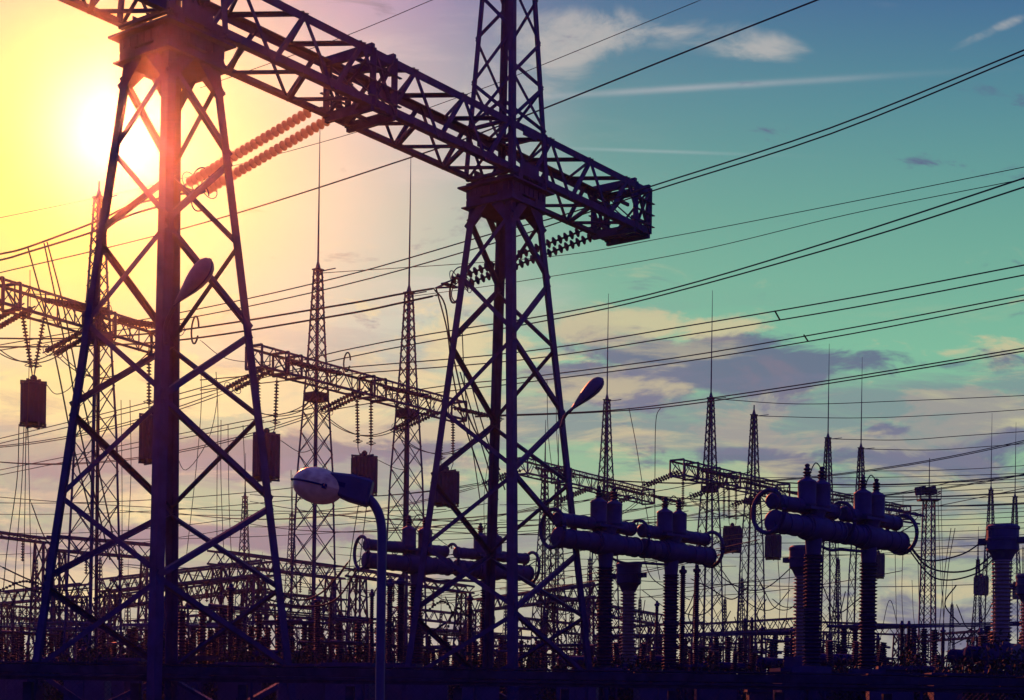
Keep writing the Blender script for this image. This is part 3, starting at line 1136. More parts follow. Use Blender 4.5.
# barbed wire coils near the low yard
for (x0, y0, x1, y1) in ((425, 612, 470, 660), (440, 655, 470, 618), (95, 600, 130, 650), (0, 590, 60, 610)):
    pts = [P(x0, y0, 70), P((x0 + x1) / 2, min(y0, y1) - 8, 70), P(x1, y1, 70)]
    m = MB().tube(spline(pts, 30), .018, 4)
    for p in spline(pts, 18):
        m.box(p, (.05, .05, .05))
    o = m.build('barbed_wire', WIREM)
    tag(o, None, 'barbed wire', 'barbed wires')
    auto(o, 'barb', 'strand of knotted barbed wire', pts[1])


# ------------------------------------------------------------------ post insulators / equipment
def shed_prof(L, r, core, pitch=.085):
    n = max(4, int(L / pitch))
    p = L / n
    out = [(0, core * 1.25), (.04, core * 1.25), (.06, core)]
    for i in range(n):
        z = .06 + (L - .12) * i / n
        q = (L - .12) / n
        out += [(z + q * .15, core), (z + q * .5, r), (z + q * .62, r * .98), (z + q * .85, core)]
    out += [(L - .06, core), (L - .04, core * 1.25), (L, core * 1.25)]
    return out


def vlathe(m, c, z0, z1, prof, n=14):
    m.lathe((c[0], c[1], z0), (c[0], c[1], z1), prof, n)


def stand(root, c, z, w=.5, lat=True):
    """steel support trestle from ground to height z"""
    c = Vector((c[0], c[1], 0))
    for sx in (-1, 1):
        for sy in (-1, 1):
            a = c + D * (sx * w / 2) + N * (sy * w / 2)
            MB().angle(a, a + UPV * z, .12, .02, D * -sx, N * -sy).build('support_leg', STEEL, root)
    m = MB()
    for f in range(4):
        cs_ = ((-1, -1), (1, -1), (1, 1), (-1, 1))
        for k in range(max(1, int(z / w / .9))):
            n_ = max(1, int(z / w / .9))
            z0, z1 = .1 + (z - .2) * k / n_, .1 + (z - .2) * (k + 1) / n_
            a, b = cs_[f], cs_[(f + 1) % 4]
            m.bar(c + D * (a[0] * w / 2) + N * (a[1] * w / 2) + UPV * z0, c + D * (b[0] * w / 2) + N * (b[1] * w / 2) + UPV * z1, .06, .02)
    m.build('support_bracing', STEEL, root)
    m = MB()
    m.box(c + UPV * (z + .05), (w / 2 + .1, w / 2 + .1, .05), (D, N, UPV))
    m.build('support_plate', STEEL, root)


def breaker(pa, pb, label, fr=(.3, .72)):
    """live tank breaker: two modules of horizontal chambers with upright cans, on posts"""
    pa, pb = Vector(pa), Vector(pb)
    z = (pa.z + pb.z) / 2
    pa.z = pb.z = z
    L = (pb - pa).length
    d = (pb - pa).normalized()
    s = UPV.cross(d).normalized()
    root = thing('circuit_breaker', label, 'circuit breaker', ((pa + pb) / 2).to_2d().to_3d(), 'large circuit breakers')
    A = lambda t, u=0, h=0: pa + d * (t * L) + s * u + UPV * h

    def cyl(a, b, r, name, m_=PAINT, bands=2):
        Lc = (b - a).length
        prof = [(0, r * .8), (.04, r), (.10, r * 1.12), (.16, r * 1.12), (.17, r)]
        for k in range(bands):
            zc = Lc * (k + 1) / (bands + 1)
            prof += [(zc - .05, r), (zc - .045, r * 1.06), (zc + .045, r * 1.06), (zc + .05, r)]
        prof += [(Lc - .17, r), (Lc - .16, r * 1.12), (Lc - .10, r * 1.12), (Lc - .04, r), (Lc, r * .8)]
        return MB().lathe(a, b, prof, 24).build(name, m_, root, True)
    mid = (fr[0] + fr[1]) / 2
    for i, f in enumerate(fr):
        lo, hi = (0.0, mid - .005) if i == 0 else (mid + .005, 1.0)
        hub = .055
        cyl(A(lo + .01), A(f - hub), .335, 'interrupter_chamber')
        cyl(A(f + hub), A(hi - .01), .335, 'interrupter_chamber')
        cyl(A(lo + .02, .12, .66), A(f - hub * .6, .12, .66), .235, 'grading_capacitor')
        cyl(A(f + hub * .6, .12, .66), A(hi - .02, .12, .66), .235, 'grading_capacitor')
        # hub box between chambers
        m = MB()
        m.lathe(A(f - hub - .01), A(f + hub + .01), [(0, .3), (.03, .41), (L * hub * 2 * .5, .45), (L * (hub * 2 + .02) - .03, .41), (L * (hub * 2 + .02), .3)], 20)
        m.build('hub', PAINT, root, True)
        m = MB()
        c = A(f)
        m.lathe(c + UPV * .3, c + UPV * .56, [(0, .34), (.13, .36), (.26, .42)], 16)
        m.box(c + UPV * .59, (.70, .34, .05), (d, s, UPV))
        m.build('can_base', PAINT, root)
        for e in (-1, 1):
            cc = c + d * (e * .40) + s * (e * -.02)
            m = MB()
            prof = [(0, .26), (.05, .30), (.12, .31), (.14, .295), (.76, .295), (.80, .31), (.85, .28), (.91, .17), (.96, .10), (1.0, .10)]
            m.lathe(cc + UPV * .62, cc + UPV * 1.62, prof, 20)
            can = m.build('can', PAINT, root, True)
            m = MB()
            m.lathe(cc + UPV * 1.6, cc + UPV * 2.02, [(0, .07), (.04, .14), (.08, .07), (.14, .15), (.19, .07), (.25, .13), (.3, .06), (.38, .09), (.42, .03)], 12)
            m.build('terminal', PORC, can, True)
        wire_m = MB().tube(spline([c + d * .40 + UPV * 1.95, c + d * .1 + UPV * 2.1, c - d * .12 + UPV * 1.95, c - d * .3 + UPV * 1.65], 16), .02, 5)
        wire_m.build('lead', WIREM, root)
        # post insulator and its head
        m = MB()
        m.lathe(c - UPV * .85, c - UPV * .3, [(0, .24), (.2, .26), (.4, .27), (.55, .29)], 16)
        m.build('post_head', PAINT, root, True)
        m = MB()
        z1 = z - .85
        for q in range(2):
            za, zb = 3.1 + (z1 - 3.1) * q / 2, 3.1 + (z1 - 3.1) * (q + 1) / 2
            vlathe(m, c, za, zb, shed_prof(zb - za, .31, .235, .125), 18)
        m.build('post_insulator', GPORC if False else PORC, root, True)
        m = MB()
        m.box((c.x, c.y, 2.85), (.45, .45, .22), (d, s, UPV))
        m.build('drive_box', PAINT, root)
        stand(root, (c.x, c.y), 2.55, .7)
    # corona rings at the ends and the middle
    for f, rr in ((-0.004, .66), (1.004, .66)):
        m = MB()
        c = A(f, .08, .3)
        ring(m, c, d * .9 - s * .15, rr, .07, 30, 8)
        for g_ in (.5, 2.2, 3.8, 5.2):
            dd, a_, b_ = frame(d * .9 - s * .15)
            v = a_ * math.cos(g_) + b_ * math.sin(g_)
            m.bar(c + v * rr, c + v * .1 + d * (.25 if f < .5 else -.25), .035)
        m.build('corona_ring', STEEL, root, True)
    m = MB()
    ring(m, A(mid, .08, .38), d * .9 - s * .15, .62, .06, 30, 8)
    m.bar(A(mid, .08, .95), A(mid, .12, .8), .05)
    m.build('corona_ring', STEEL, root, True)
    # connecting tube below
    m = MB()
    m.tube(spline([A(fr[0] + .03, 0, -.5), A(fr[0] + .12, 0, -.62), A(mid, 0, -.55), A(fr[1] - .03, 0, -.5)], 20), .05, 8)
    m.build('pipe', STEEL, root, True)
    return root


BHH = 5.8
breaker(Pz(771, 521, BHH), Pz(903, 543, BHH), 'right hand breaker with fat horizontal tubes, big end rings and two pairs of cans')
breaker(Pz(555, 537, BHH), Pz(712, 557, BHH), "centre breaker with horizontal tubes crossing behind the farther tower's right leg")
breaker(Pz(363, 560, BHH), Pz(532, 574, BHH), "left breaker with horizontal tubes behind the curved lamp pole")


def current_transformer(px, Y, ytop, label, w=.97, ybase=662):
    c = P(px, ytop, Y)
    zt = c.z
    zb = P(px, ybase, Y).z
    root = thing('current_transformer', label, 'transformer', (c.x, c.y, 0), 'current transformers with bulky heads')
    r = w / 2
    hh = r * 2.25
    m = MB()
    m.lathe((c.x, c.y, zt - hh), (c.x, c.y, zt), [(0, r * .58), (r * .45, r * .80), (r * .6, r * .96), (r * .62, r), (hh * .55, r), (hh * .56, r * 1.04), (hh * .62, r * 1.04), (hh * .63, r), (hh - .16, r), (hh - .14, r * 1.05), (hh - .06, r * 1.05), (hh - .04, r * .98), (hh, r * .9)], 28)
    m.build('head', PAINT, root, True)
    for sg in (-1, 1):
        m = MB()
        m.box(Vector((c.x, c.y, zt - hh * .45)) + N * (sg * (r + .12)), (.12, .14, .09), (D, N, UPV))
        m.build('terminal', STEEL, root)
    m = MB()
    vlathe(m, c, zb, zt - hh, shed_prof(zt - hh - zb, r * .68, r * .46, .13), 24)
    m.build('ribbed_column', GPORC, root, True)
    m = MB()
    m.box((c.x, c.y, zb - .2), (r * .95, r * .95, .2), (D, N, UPV))
    m.build('base_tank', PAINT, root)
    stand(root, (c.x, c.y), zb - .5, w * .8)
    return root


current_transformer(1003, 50, 525, 'bulky headed pale ribbed column standing near the right edge', .98, 644)
current_transformer(1029, 58, 574, 'second ribbed column cut by the right edge of the photo', .9, 650)
current_transformer(803, 57, 546, 'ribbed column half hidden behind the left post of the right breaker', .95, 657)
current_transformer(629, 62, 563, 'bulky headed ribbed column under the centre breaker', .97, 664)


def post(px, ytop, ybot, Y, r, name='post_insulator', cap=True, m_=PORC, units=2, grp='upright post insulators', desc='dark ribbed post insulator'):
    c = P(px, ytop, Y)
    zb = P(px, ybot, Y).z
    root = thing(name, 'x', 'post insulator', (c.x, c.y, 0))
    m = MB()
    for q in range(units):
        a, b = zb + (c.z - zb) * q / units, zb + (c.z - zb) * (q + 1) / units
        vlathe(m, c, a, b, shed_prof(b - a, r, r * .68, max(.08, r * .5)), 12)
    m.build('shed_column', m_, root, True)
    if cap:
        m = MB()
        vlathe(m, c, c.z, c.z + .28, [(0, r * 1.2), (.1, r * 1.3), (.14, r * .7), (.28, r * .5)], 10)
        m.build('cap', STEEL, root, True)
    stand(root, (c.x, c.y), max(.5, zb - .12), max(.35, r * 2))
    auto(root, 'post', desc, c, grp)
    return root


for (px, yt, yb, Y, r) in ((390, 586, 662, 62, .14), (401, 584, 662, 63, .17), (372, 596, 664, 66, .1), (683, 573, 664, 60, .12), (697, 572, 664, 61, .12),
                           (657, 606, 664, 84, .11), (231, 590, 664, 74, .17), (221, 598, 664, 76, .11), (318, 602, 662, 76, .19), (331, 600, 664, 78, .11),
                           (187, 643, 668, 84, .13), (204, 650, 668, 80, .2), (470, 600, 664, 70, .12), (536, 654, 668, 84, .1), (752, 622, 664, 96, .13), (745, 622, 664, 98, .1),
                           (762, 630, 664, 100, .12), (792, 632, 664, 84, .12), (878, 640, 666, 90, .14), (902, 626, 668, 84, .13), (909, 626, 668, 86, .13),
                           (943, 632, 668, 96, .14), (981, 634, 668, 72, .13), (66, 640, 668, 84, .1), (28, 645, 668, 90, .12), (139, 648, 668, 84, .12),
                           (148, 648, 668, 84, .12), (262, 655, 668, 90, .16), (352, 660, 672, 84, .18), (560, 660, 672, 84, .14), (712, 652, 672, 100, .12), (83, 652, 668, 80, .2)):
    post(px, yt, yb, Y, r)


# ------------------------------------------------------------------ low gantries
def low_gantry(p, q, w, label=None, ncol=2, desc='low lattice gantry', hb=.9, strings=2):
    p, q = Vector(p), Vector(q)
    z = (p.z + q.z) / 2
    p.z = q.z = z
    root = thing('low_gantry', label, 'lattice gantry', ((p + q) / 2).to_2d().to_3d(), 'low lattice gantries in the background')
    d = (q - p).normalized()
    s = d.cross(UPV).normalized()
    L = (q - p).length
    c = lambda t, a, b: p + d * t + s * (a * w / 2) + UPV * (b * hb / 2)
    m = MB()
    for a in (-1, 1):
        for b in (-1, 1):
            m.bar(c(0, a, b), c(L, a, b), .14)
    n = max(3, int(L / .8))
    for k in range(n):
        t0, t1 = L * k / n, L * (k + 1) / n
        z_ = k % 2 * 2 - 1
        for a in (-1, 1):
            m.bar(c(t0, a, z_), c(t1, a, -z_), .08, .04)
        m.bar(c(t0, z_, -1), c(t1, -z_, -1), .08, .04)
    m.build('beam', STEEL, root)
    for k in range(ncol):
        t = L * (.06 + .88 * k / max(1, ncol - 1))
        b0 = Vector((*(p + d * t).xy, 0))
        m = MB()
        S = lambda zz: .75 + (z - zz) * .07
        crn = lambda i, zz: b0 + d * (((-1, 1, 1, -1)[i % 4]) * S(zz) / 2) + s * (((-1, -1, 1, 1)[i % 4]) * S(zz) / 2) + UPV * zz
        for i in range(4):
            m.bar(crn(i, 0), crn(i, z - hb / 2), .14)
        nb = 8
        for i in range(4):
            for k2 in range(nb):
                z0, z1 = (z - hb / 2) * k2 / nb, (z - hb / 2) * (k2 + 1) / nb
                m.bar(crn(i, z0), crn(i + 1, z1), .08, .04)
                m.bar(crn(i + 1, z0), crn(i, z1), .08, .04)
        m.build('column', STEEL, root)
    for k in range(strings):
        t = L * (k + 1) / (strings + 1)
        m = MB()
        a = c(t, 0, -1)
        m.lathe(a, a - UPV * 1.4, string_prof(1.4, .13), 7)
        m.build('hanging_string', PORC, root, True)
    if label is None:
        auto(root, 'lowg', desc, (p + q) / 2)
    return root


low_gantry(Pz(50, 543, 10), Pz(156, 552, 10), .9)
low_gantry(Pz(-30, 531, 10.5), Pz(48, 541, 10.5), .5, hb=.3)
low_gantry(Pz(213, 557, 10), Pz(340, 573, 10), 1.0)
low_gantry(Pz(104, 586, 8.5), Pz(268, 568, 8.5), 1.0, ncol=3)
low_gantry(Pz(100, 604, 8), Pz(262, 582, 8), 1.1, ncol=3)
low_gantry(Pz(262, 598, 7.6), Pz(345, 606, 7.6), .9)
low_gantry(Pz(350, 572, 8.8), Pz(470, 590, 8.8), .7, hb=.5)
low_gantry(Pz(472, 606, 8), Pz(600, 590, 8), .9)
low_gantry(Pz(542, 600, 8), Pz(660, 620, 8), .8)
low_gantry(Pz(698, 629, 7.5), Pz(806, 623, 7.5), .9, ncol=3)
low_gantry(Pz(705, 640, 6.5), Pz(800, 636, 6.5), .9, ncol=3)
low_gantry(Pz(820, 627, 7.5), Pz(905, 630, 7.5), .9)
low_gantry(Pz(905, 640, 6), Pz(980, 634, 6), .6, hb=.5)
low_gantry(Pz(0, 598, 8), Pz(85, 590, 8), .8)
low_gantry(Pz(10, 622, 7), Pz(75, 630, 7), .8)
low_gantry(Pz(130, 626, 7), Pz(230, 618, 7), .8)
low_gantry(Pz(395, 612, 8), Pz(470, 620, 8), .9)
low_gantry(Pz(285, 622, 7), Pz(372, 628, 7), .9)
low_gantry(Pz(510, 622, 7), Pz(585, 630, 7), .9)
low_gantry(Pz(600, 634, 6), Pz(700, 628, 6), .8, ncol=3)
low_gantry(Pz(-10, 610, 7), Pz(96, 618, 7), .9, ncol=3)
low_gantry(Pz(380, 628, 7), Pz(500, 636, 7), .6, hb=.5)

# distant small lattice masts
SM = [(0, 1.5), (8, 1.1), (15, .5), (18, .3)]
small = mast(SM, 3.5, .09, .06, .95, arm=False)
first = True
for (px, py, s_) in ((245, 497, 1.0), (292, 515, .95), (14, 596, .6), (52, 610, .6), (20, 610, .5), (222, 590, .6), (196, 620, .45), (350, 600, .55), (441, 612, .5), (545, 470, 1.05), (558, 482, 1.0),
                     (572, 600, .55), (590, 560, .7), (725, 600, .5), (742, 580, .6), (838, 560, .8), (870, 560, .75), (952, 605, .5), (100, 560, .7), (128, 585, .6), (160, 560, .7),
                     (262, 580, .6), (280, 600, .55), (506, 600, .5), (640, 600, .55), (806, 600, .55), (978, 560, .8), (405, 600, .6), (310, 590, .6), (36, 560, .7)):
    if first:
        o = small; first = False
    else:
        o = small.copy(); C.objects.link(o)
        for ch in small.children:
            c = ch.copy(); C.objects.link(c); c.parent = o
    H = 18 * s_
    p = Pz(px, py, H + .0 - EYE)
    o.location = (p.x, p.y, 0)
    o.scale = (s_, s_, s_)
    auto(o, 'smallmast', 'distant slim lattice mast', p, 'distant slim lattice masts')

# far overlapped masts left of the second tower pair (x about 555): taller columns
# ------------------------------------------------------------------ floodlight mast
fp = P(929, 500, 120)
root = thing('floodlight_mast', 'lattice mast with railed platform and floodlight cluster right of the right breaker', 'floodlight mast', (fp.x, fp.y, 0))
H = fp.z
S = lambda z: .65 + (H - z) * .03
crn = lambda i, z: Vector((fp.x, fp.y, 0)) + D * ((-1, 1, 1, -1)[i % 4] * S(z) / 2) + N * ((-1, -1, 1, 1)[i % 4] * S(z) / 2) + UPV * z
for i in range(4):
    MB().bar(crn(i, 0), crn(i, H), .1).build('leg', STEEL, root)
for i in range(4):
    m = MB()
    for k in range(20):
        m.bar(crn(i, H * k / 20), crn(i + 1, H * (k + 1) / 20), .05, .03)
        m.bar(crn(i + 1, H * k / 20), crn(i, H * (k + 1) / 20), .05, .03)
    m.build('lattice_side', STEEL, root)
m = MB()
m.box((fp.x, fp.y, H), (.75, .6, .05), (Vector((1, 0, 0)), Vector((0, 1, 0)), UPV))
m.build('platform', STEEL, root)
m = MB()
for h in (.45, .6):
    for a, b in (((-0.75, -.6), (0.75, -.6)), ((0.75, -.6), (0.75, .6)), ((0.75, .6), (-0.75, .6)), ((-0.75, .6), (-0.75, -.6))):
        m.bar((fp.x + a[0], fp.y + a[1], H + h), (fp.x + b[0], fp.y + b[1], H + h), .05)
for a in ((-0.75, -.6), (0.75, -.6), (0.75, .6), (-0.75, .6), (0, -.6)):
    m.bar((fp.x + a[0], fp.y + a[1], H), (fp.x + a[0], fp.y + a[1], H + .9), .05)
m.build('railing', STEEL, root)
m = MB()
m.tube([(fp.x, fp.y, H), (fp.x, fp.y, P(929, 458, 120).z)], [.05, .025], 6)
m.build('whip', STEEL, root)
for k, dxx in enumerate((-.75, .0)):
    m = MB()
    c = Vector((fp.x + dxx, fp.y - .3, H + .62))
    ax = (Vector((1, 0, .18)).normalized(), Vector((0, 1, 0)), Vector((-.18, 0, 1)).normalized())
    m.box(c, (.36, .2, .26), ax)
    m.box(c - Vector((0, .22, 0)), (.42, .03, .32), ax)
    m.bar(c - UPV * .6, c - UPV * .2, .06)
    m.build('floodlight', DARK, root)

# portal like apparatus with rings right of the right breaker (isolator row)
root = thing('isolator_row', 'row of upright rings on a horizontal tube just right of the right breaker', 'isolator', P(905, 515, 110))
m = MB()
m.bar(P(880, 508, 110), P(924, 516, 110), .16)
m.bar(P(880, 518, 110), P(920, 524, 110), .12)
m.build('bus_tube', STEEL, root)
for k in range(4):
    m = MB()
    ring(m, P(893 + k * 7, 513 + k, 110), Vector((.5, 1, 0)), .26, .03, 14, 5)
    m.build('ring', STEEL, root)


# ------------------------------------------------------------------ disconnectors, transformers, cabinets
def disconnector():
    root = thing('disconnector', 'x', 'disconnector', (0, 0, 0))
    for k in range(3):
        x = (k - 1) * 1.5
        m = MB()
        vlathe(m, (x, 0), 2.6, 4.1, shed_prof(1.5, .15, .1, .1), 9)
        m.build('post_insulator', PORC, root, True)
    m = MB()
    m.box((0, 0, 2.5), (1.9, .12, .1)); m.box((0, 0, 2.3), (.2, .1, .12))
    m.build('base_channel', STEEL, root)
    for x in (-1.3, 1.3):
        MB().bar((x, 0, 0), (x, 0, 2.42), .18).build('leg', STEEL, root)
    m = MB()
    m.bar((-1.3, 0, .2), (1.3, 0, 2.3), .07, .03); m.bar((1.3, .05, .2), (-1.3, .05, 2.3), .07, .03)
    m.build('cross_brace', STEEL, root)
    m = MB()
    m.tube([(-1.5, 0, 4.2), (0, 0, 4.25)], .05, 6); m.tube([(1.5, 0, 4.2), (.1, 0, 4.9)], .05, 6)
    m.build('blade', STEEL, root)
    for x in (-1.5, 1.5):
        m = MB()
        m.tube(spline([(x, 0, 4.15), (x + .15, 0, 4.6), (x + .5 * (1 if x > 0 else -1), 0, 4.8)], 8), .03, 5)
        m.build('arcing_horn', STEEL, root)
    return root


def transformer():
    root = thing('power_transformer', 'x', 'transformer', (0, 0, 0))
    m = MB(); m.box((0, 0, 1.6), (2.0, 1.1, 1.2)); m.box((0, 0, 2.84), (2.1, 1.2, .05)); m.build('tank', DARK, root)
    for sx in (-1, 1):
        m = MB()
        for k in range(7):
            m.box((sx * 2.45, -.9 + k * .3, 1.6), (.32, .06, .95))
        m.box((sx * 2.1, 0, 2.4), (.3, .9, .05))
        m.build('radiator', DARK, root)
    m = MB(); m.lathe((-1.6, .6, 3.6), (1.6, .6, 3.6), [(0, .15), (.08, .26), (3.12, .26), (3.2, .15)], 16); m.bar((-.9, .6, 2.8), (-.9, .6, 3.3), .1); m.bar((.9, .6, 2.8), (.9, .6, 3.3), .1)
    m.build('conservator', DARK, root, True)
    for k in range(3):
        m = MB()
        a = Vector(((k - 1) * 1.1, -.4, 2.85))
        b = a + Vector(((k - 1) * .18, -.15, 1.5))
        m.lathe(a, b, shed_prof((b - a).length, .18, .11, .1), 10)
        m.build('bushing', PORC, root, True)
    m = MB(); m.box((0, 0, .2), (2.4, 1.4, .2)); m.build('plinth', CONC, root)
    return root


def cabinet():
    root = thing('control_cabinet', 'x', 'cabinet', (0, 0, 0))
    m = MB(); m.box((0, 0, 1.15), (.55, .3, .9)); m.build('case', PAINT, root)
    m = MB(); m.box((0, 0, 2.09), (.62, .37, .04)); m.build('roof', STEEL, root)
    for sx in (-1, 1):
        d_ = MB().box((sx * .27, -.31, 1.15), (.255, .012, .84)).build('door', PAINT, root)
        MB().box((sx * .06, -.335, 1.15), (.015, .015, .1)).build('handle', DARK, d_)
    m = MB(); m.box((0, 0, .12), (.6, .36, .12)); m.build('plinth', CONC, root)
    return root


def scatter(src, rows, cat, desc, group):
    kids = list(src.children)
    for i, (px, Y, rz, sc) in enumerate(rows):
        if i == 0:
            o = src
        else:
            o = src.copy(); C.objects.link(o)
            for ch in kids:
                c = ch.copy(); C.objects.link(c); c.parent = o
                for gc in ch.children:
                    g_ = gc.copy(); C.objects.link(g_); g_.parent = c
        p = P(px, 660, Y)
        o.location = (p.x, p.y, 0)
        o.rotation_euler = (0, 0, rz)
        o.scale = (sc, sc, sc)
        auto(o, cat, desc, (p.x, p.y, 3), group)


rnd = random.Random(3)
rows = []
for px in (12, 40, 78, 110, 132, 150, 192, 215, 240, 262, 300, 335, 350, 372, 430, 446, 462, 480, 520, 540, 556, 575, 648, 672, 705, 722, 738, 770, 786, 826, 845, 888, 915, 950, 968):
    rows.append((px + rnd.uniform(-4, 4), rnd.uniform(78, 125), TH + rnd.choice((0, math.pi / 2)) + rnd.uniform(-.1, .1), rnd.uniform(.9, 1.2)))
scatter(disconnector(), rows, 'disc', 'three post disconnector on a steel trestle', 'disconnectors in the background yard')
rows = [(25, 92, .6, 1), (62, 84, .2, 1.0), (128, 88, .9, 1.1), (182, 95, .4, 1.05), (258, 86, .8, 1.15), (290, 78, .3, 1.1), (352, 80, .9, 1.0), (455, 88, .2, 1.0), (505, 92, .5, 1),
        (600, 82, .8, 1.1), (640, 78, .2, 1.1), (728, 88, .6, 1.1), (790, 80, .9, 1.1), (850, 78, .3, 1.15), (930, 76, .5, 1.0), (1015, 62, .3, 1.1), (990, 66, .7, 1.1)]
scatter(transformer(), rows, 'trafo', 'low oil transformer with radiators and bushings', 'low transformers in the background yard')
rows = [(px, rnd.uniform(50, 64), rnd.uniform(-.3, .3), rnd.uniform(1.1, 1.5)) for px in (8, 30, 88, 104, 118, 190, 240, 300, 330, 352, 395, 410, 428, 480, 530, 560, 578, 632, 655, 690, 716, 765, 800, 830, 845, 860, 890, 905, 925, 940, 955, 970, 985, 1010, 1020)]
scatter(cabinet(), rows, 'cab', 'grey two door control cabinet behind the fence', 'control cabinets behind the fence')



def bus_row():
    root = thing('busbar_support', 'x', 'busbar support', (0, 0, 0))
    for k in range(4):
        x = (k - 1.5) * 3.2
        m = MB(); m.bar((x, 0, 0), (x, 0, 3.0), .24); m.box((x, 0, 3.0), (.3, 1.3, .09)); m.build('pillar', CONC, root)
        for y in (-1.1, 0, 1.1):
            m = MB(); vlathe(m, (x, y), 3.08, 4.9, shed_prof(1.8, .17, .11, .13), 8); m.build('post_insulator', PORC, root, True)
    for y in (-1.1, 0, 1.1):
        MB().tube([(-5.6, y, 5.0), (5.6, y, 5.0)], .07, 7).build('bus_tube', STEEL, root)
    for x, y in ((-3.2, -1.1), (0, 0), (3.2, 1.1)):
        m = MB(); m.tube(spline([(x, y, 5.0), (x + .7, y, 5.9), (x + .2, y, 6.7)], 12), .03, 5); m.build('riser', WIREM, root)
    return root


rr_ = random.Random(11)
rows = [(px, rr_.uniform(80, 118), TH + (0 if i % 2 else math.pi / 2) + rr_.uniform(-.06, .06), rr_.uniform(.9, 1.25)) for i, px in enumerate((20, 75, 125, 180, 225, 285, 330, 385, 425, 465, 520, 560, 620, 665, 700, 740, 775, 830, 872, 915, 960, 1000))]
scatter(bus_row(), rows, 'bus', 'three phase busbar tubes on ribbed posts', 'busbar supports in the background yard')

# ------------------------------------------------------------------ elevated cable trough and mesh fence
def fence_pt(px, Y, z):
    a = ab(px, 690)[0]
    return Vector((a / F * Y, Y, z))


root = thing('cable_trough', 'long dark raised trough on posts running along the bottom of the photo', 'cable trough', (0, 41, 0))
m = MB()
for side_, (x0, x1) in enumerate([(-18, 18)]):
    m.box((0, 41, 2.30), (19, .35, .035))
    m.box((0, 40.66, 2.46), (19, .03, .10))
    m.box((0, 41.34, 2.46), (19, .03, .10))
    m.box((0, 40.75, 2.22), (19, .05, .04))
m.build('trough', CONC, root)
m = MB()
for k in range(19):
    m.box((-18 + k * 2, 41, 2.61), (.97, .38, .02))
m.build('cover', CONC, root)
for k in range(14):
    MB().box((-17.9 + k * 2.75, 41.0, 1.07), (.11, .11, 1.05)).build('post', CONC, root)

root = thing('mesh_fence', 'chain link fence with round posts just behind the raised trough', 'fence', (0, 43, 0))
for k in range(14):
    x = -19 + k * 3
    MB().tube([(x, 43, 0), (x, 43, 2.3)], .045, 8).build('post', STEEL, root)
MB().tube([(-20, 43, 2.22), (20, 43, 2.22)], .03, 6).build('rail', STEEL, root)
for k in range(13):
    m = MB()
    x0 = -19 + k * 3
    st = .14
    hh = 2.15
    n = int((3 + hh) / st)
    for i in range(n):
        t = x0 - hh + i * st
        for sg in (1, -1):
            # diagonal wires clipped to the panel
            if sg == 1:
                xa, za, xb, zb = t, .05, t + hh, .05 + hh
            else:
                xa, za, xb, zb = t + hh, .05, t, .05 + hh
            if max(xa, xb) <= x0 or min(xa, xb) >= x0 + 3: continue
            lo, hi = max(min(xa, xb), x0 + .02), min(max(xa, xb), x0 + 2.98)
            if hi - lo < .05: continue
            f_ = lambda x: za + (zb - za) * (x - xa) / (xb - xa)
            m.bar((lo, 43 + sg * .006, f_(lo)), (hi, 43 + sg * .006, f_(hi)), .008, .008)
    m.build('mesh_panel', STEEL, root)


# ------------------------------------------------------------------ shrubs
def shrub(px, Y, h, w, seed, pointed=False):
    r_ = random.Random(seed)
    p = fence_pt(px, Y, 0)
    root = thing('shrub', 'x', 'shrub', p)
    m = MB()
    tips = []
    for k in range(9):
        a = r_.uniform(0, 6.28)
        rr = r_.uniform(.1, .9) * w / 2
        t = p + Vector((math.cos(a) * rr, math.sin(a) * rr, h * r_.uniform(.55, 1) * (1 - .4 * rr / (w / 2) if pointed else 1)))
        m.tube(spline([p, p.lerp(t, .5) + Vector((r_.uniform(-.1, .1), 0, 0)), t], 8), [.03] * 9 if False else .02, 4)
        tips.append(t)
    m.build('stem', BARK, root)
    m = MB()
    for k in range(int(520 * w * h / 3)):
        t = r_.choice(tips)
        q = p.lerp(t, r_.uniform(.25, 1.02)) + Vector((r_.gauss(0, .16), r_.gauss(0, .16), r_.gauss(0, .14)))
        if q.z < .05: continue
        d_ = Vector((r_.gauss(0, 1), r_.gauss(0, 1), r_.gauss(.4, 1))).normalized()
        s2 = d_.cross(Vector((r_.gauss(0, 1), r_.gauss(0, 1), r_.gauss(0, 1)))).normalized()
        l = r_.uniform(.10, .2)
        o = len(m.v)
        m.v += [q, q + d_ * l * .5 + s2 * l * .28, q + d_ * l, q + d_ * l * .5 - s2 * l * .28]
        m.f.append([o, o + 1, o + 2, o + 3])
    m.build('foliage', LEAF, root)
    auto(root, 'shrub', 'dark leafy shrub above the trough', p + UPV * h, 'shrubs behind the trough')


sh = [(930, 55, 3.4, 1.6), (940, 56, 3.6, 1.5), (952, 54, 3.2, 2), (964, 57, 3.0, 2), (975, 52, 2.9, 2.2), (920, 53, 2.9, 2), (905, 58, 2.8, 2.2), (890, 55, 2.7, 2.2), (870, 56, 2.6, 2.4), (850, 54, 2.6, 2.4),
      (835, 57, 2.6, 2.2), (990, 50, 3.2, 2.2), (1012, 48, 3.2, 2.4), (282, 58, 3.2, 2), (296, 60, 3.0, 1.8), (430, 60, 2.9, 1.8), (712, 58, 3.0, 1.6), (630, 60, 2.9, 2.4), (655, 57, 2.8, 2),
      (765, 60, 2.7, 2), (60, 58, 2.8, 2.4), (95, 56, 2.9, 2.4), (130, 60, 2.8, 2), (200, 60, 2.8, 1.8), (20, 60, 2.8, 2), (345, 62, 2.9, 1.8), (550, 60, 2.8, 2), (480, 60, 2.7, 2)]
sh += [(x + (x * 7 % 13) - 6, 62 + (x * 5 % 17), 3.05 + (x % 5) * .13, 2.3) for x in range(10, 1020, 37)]
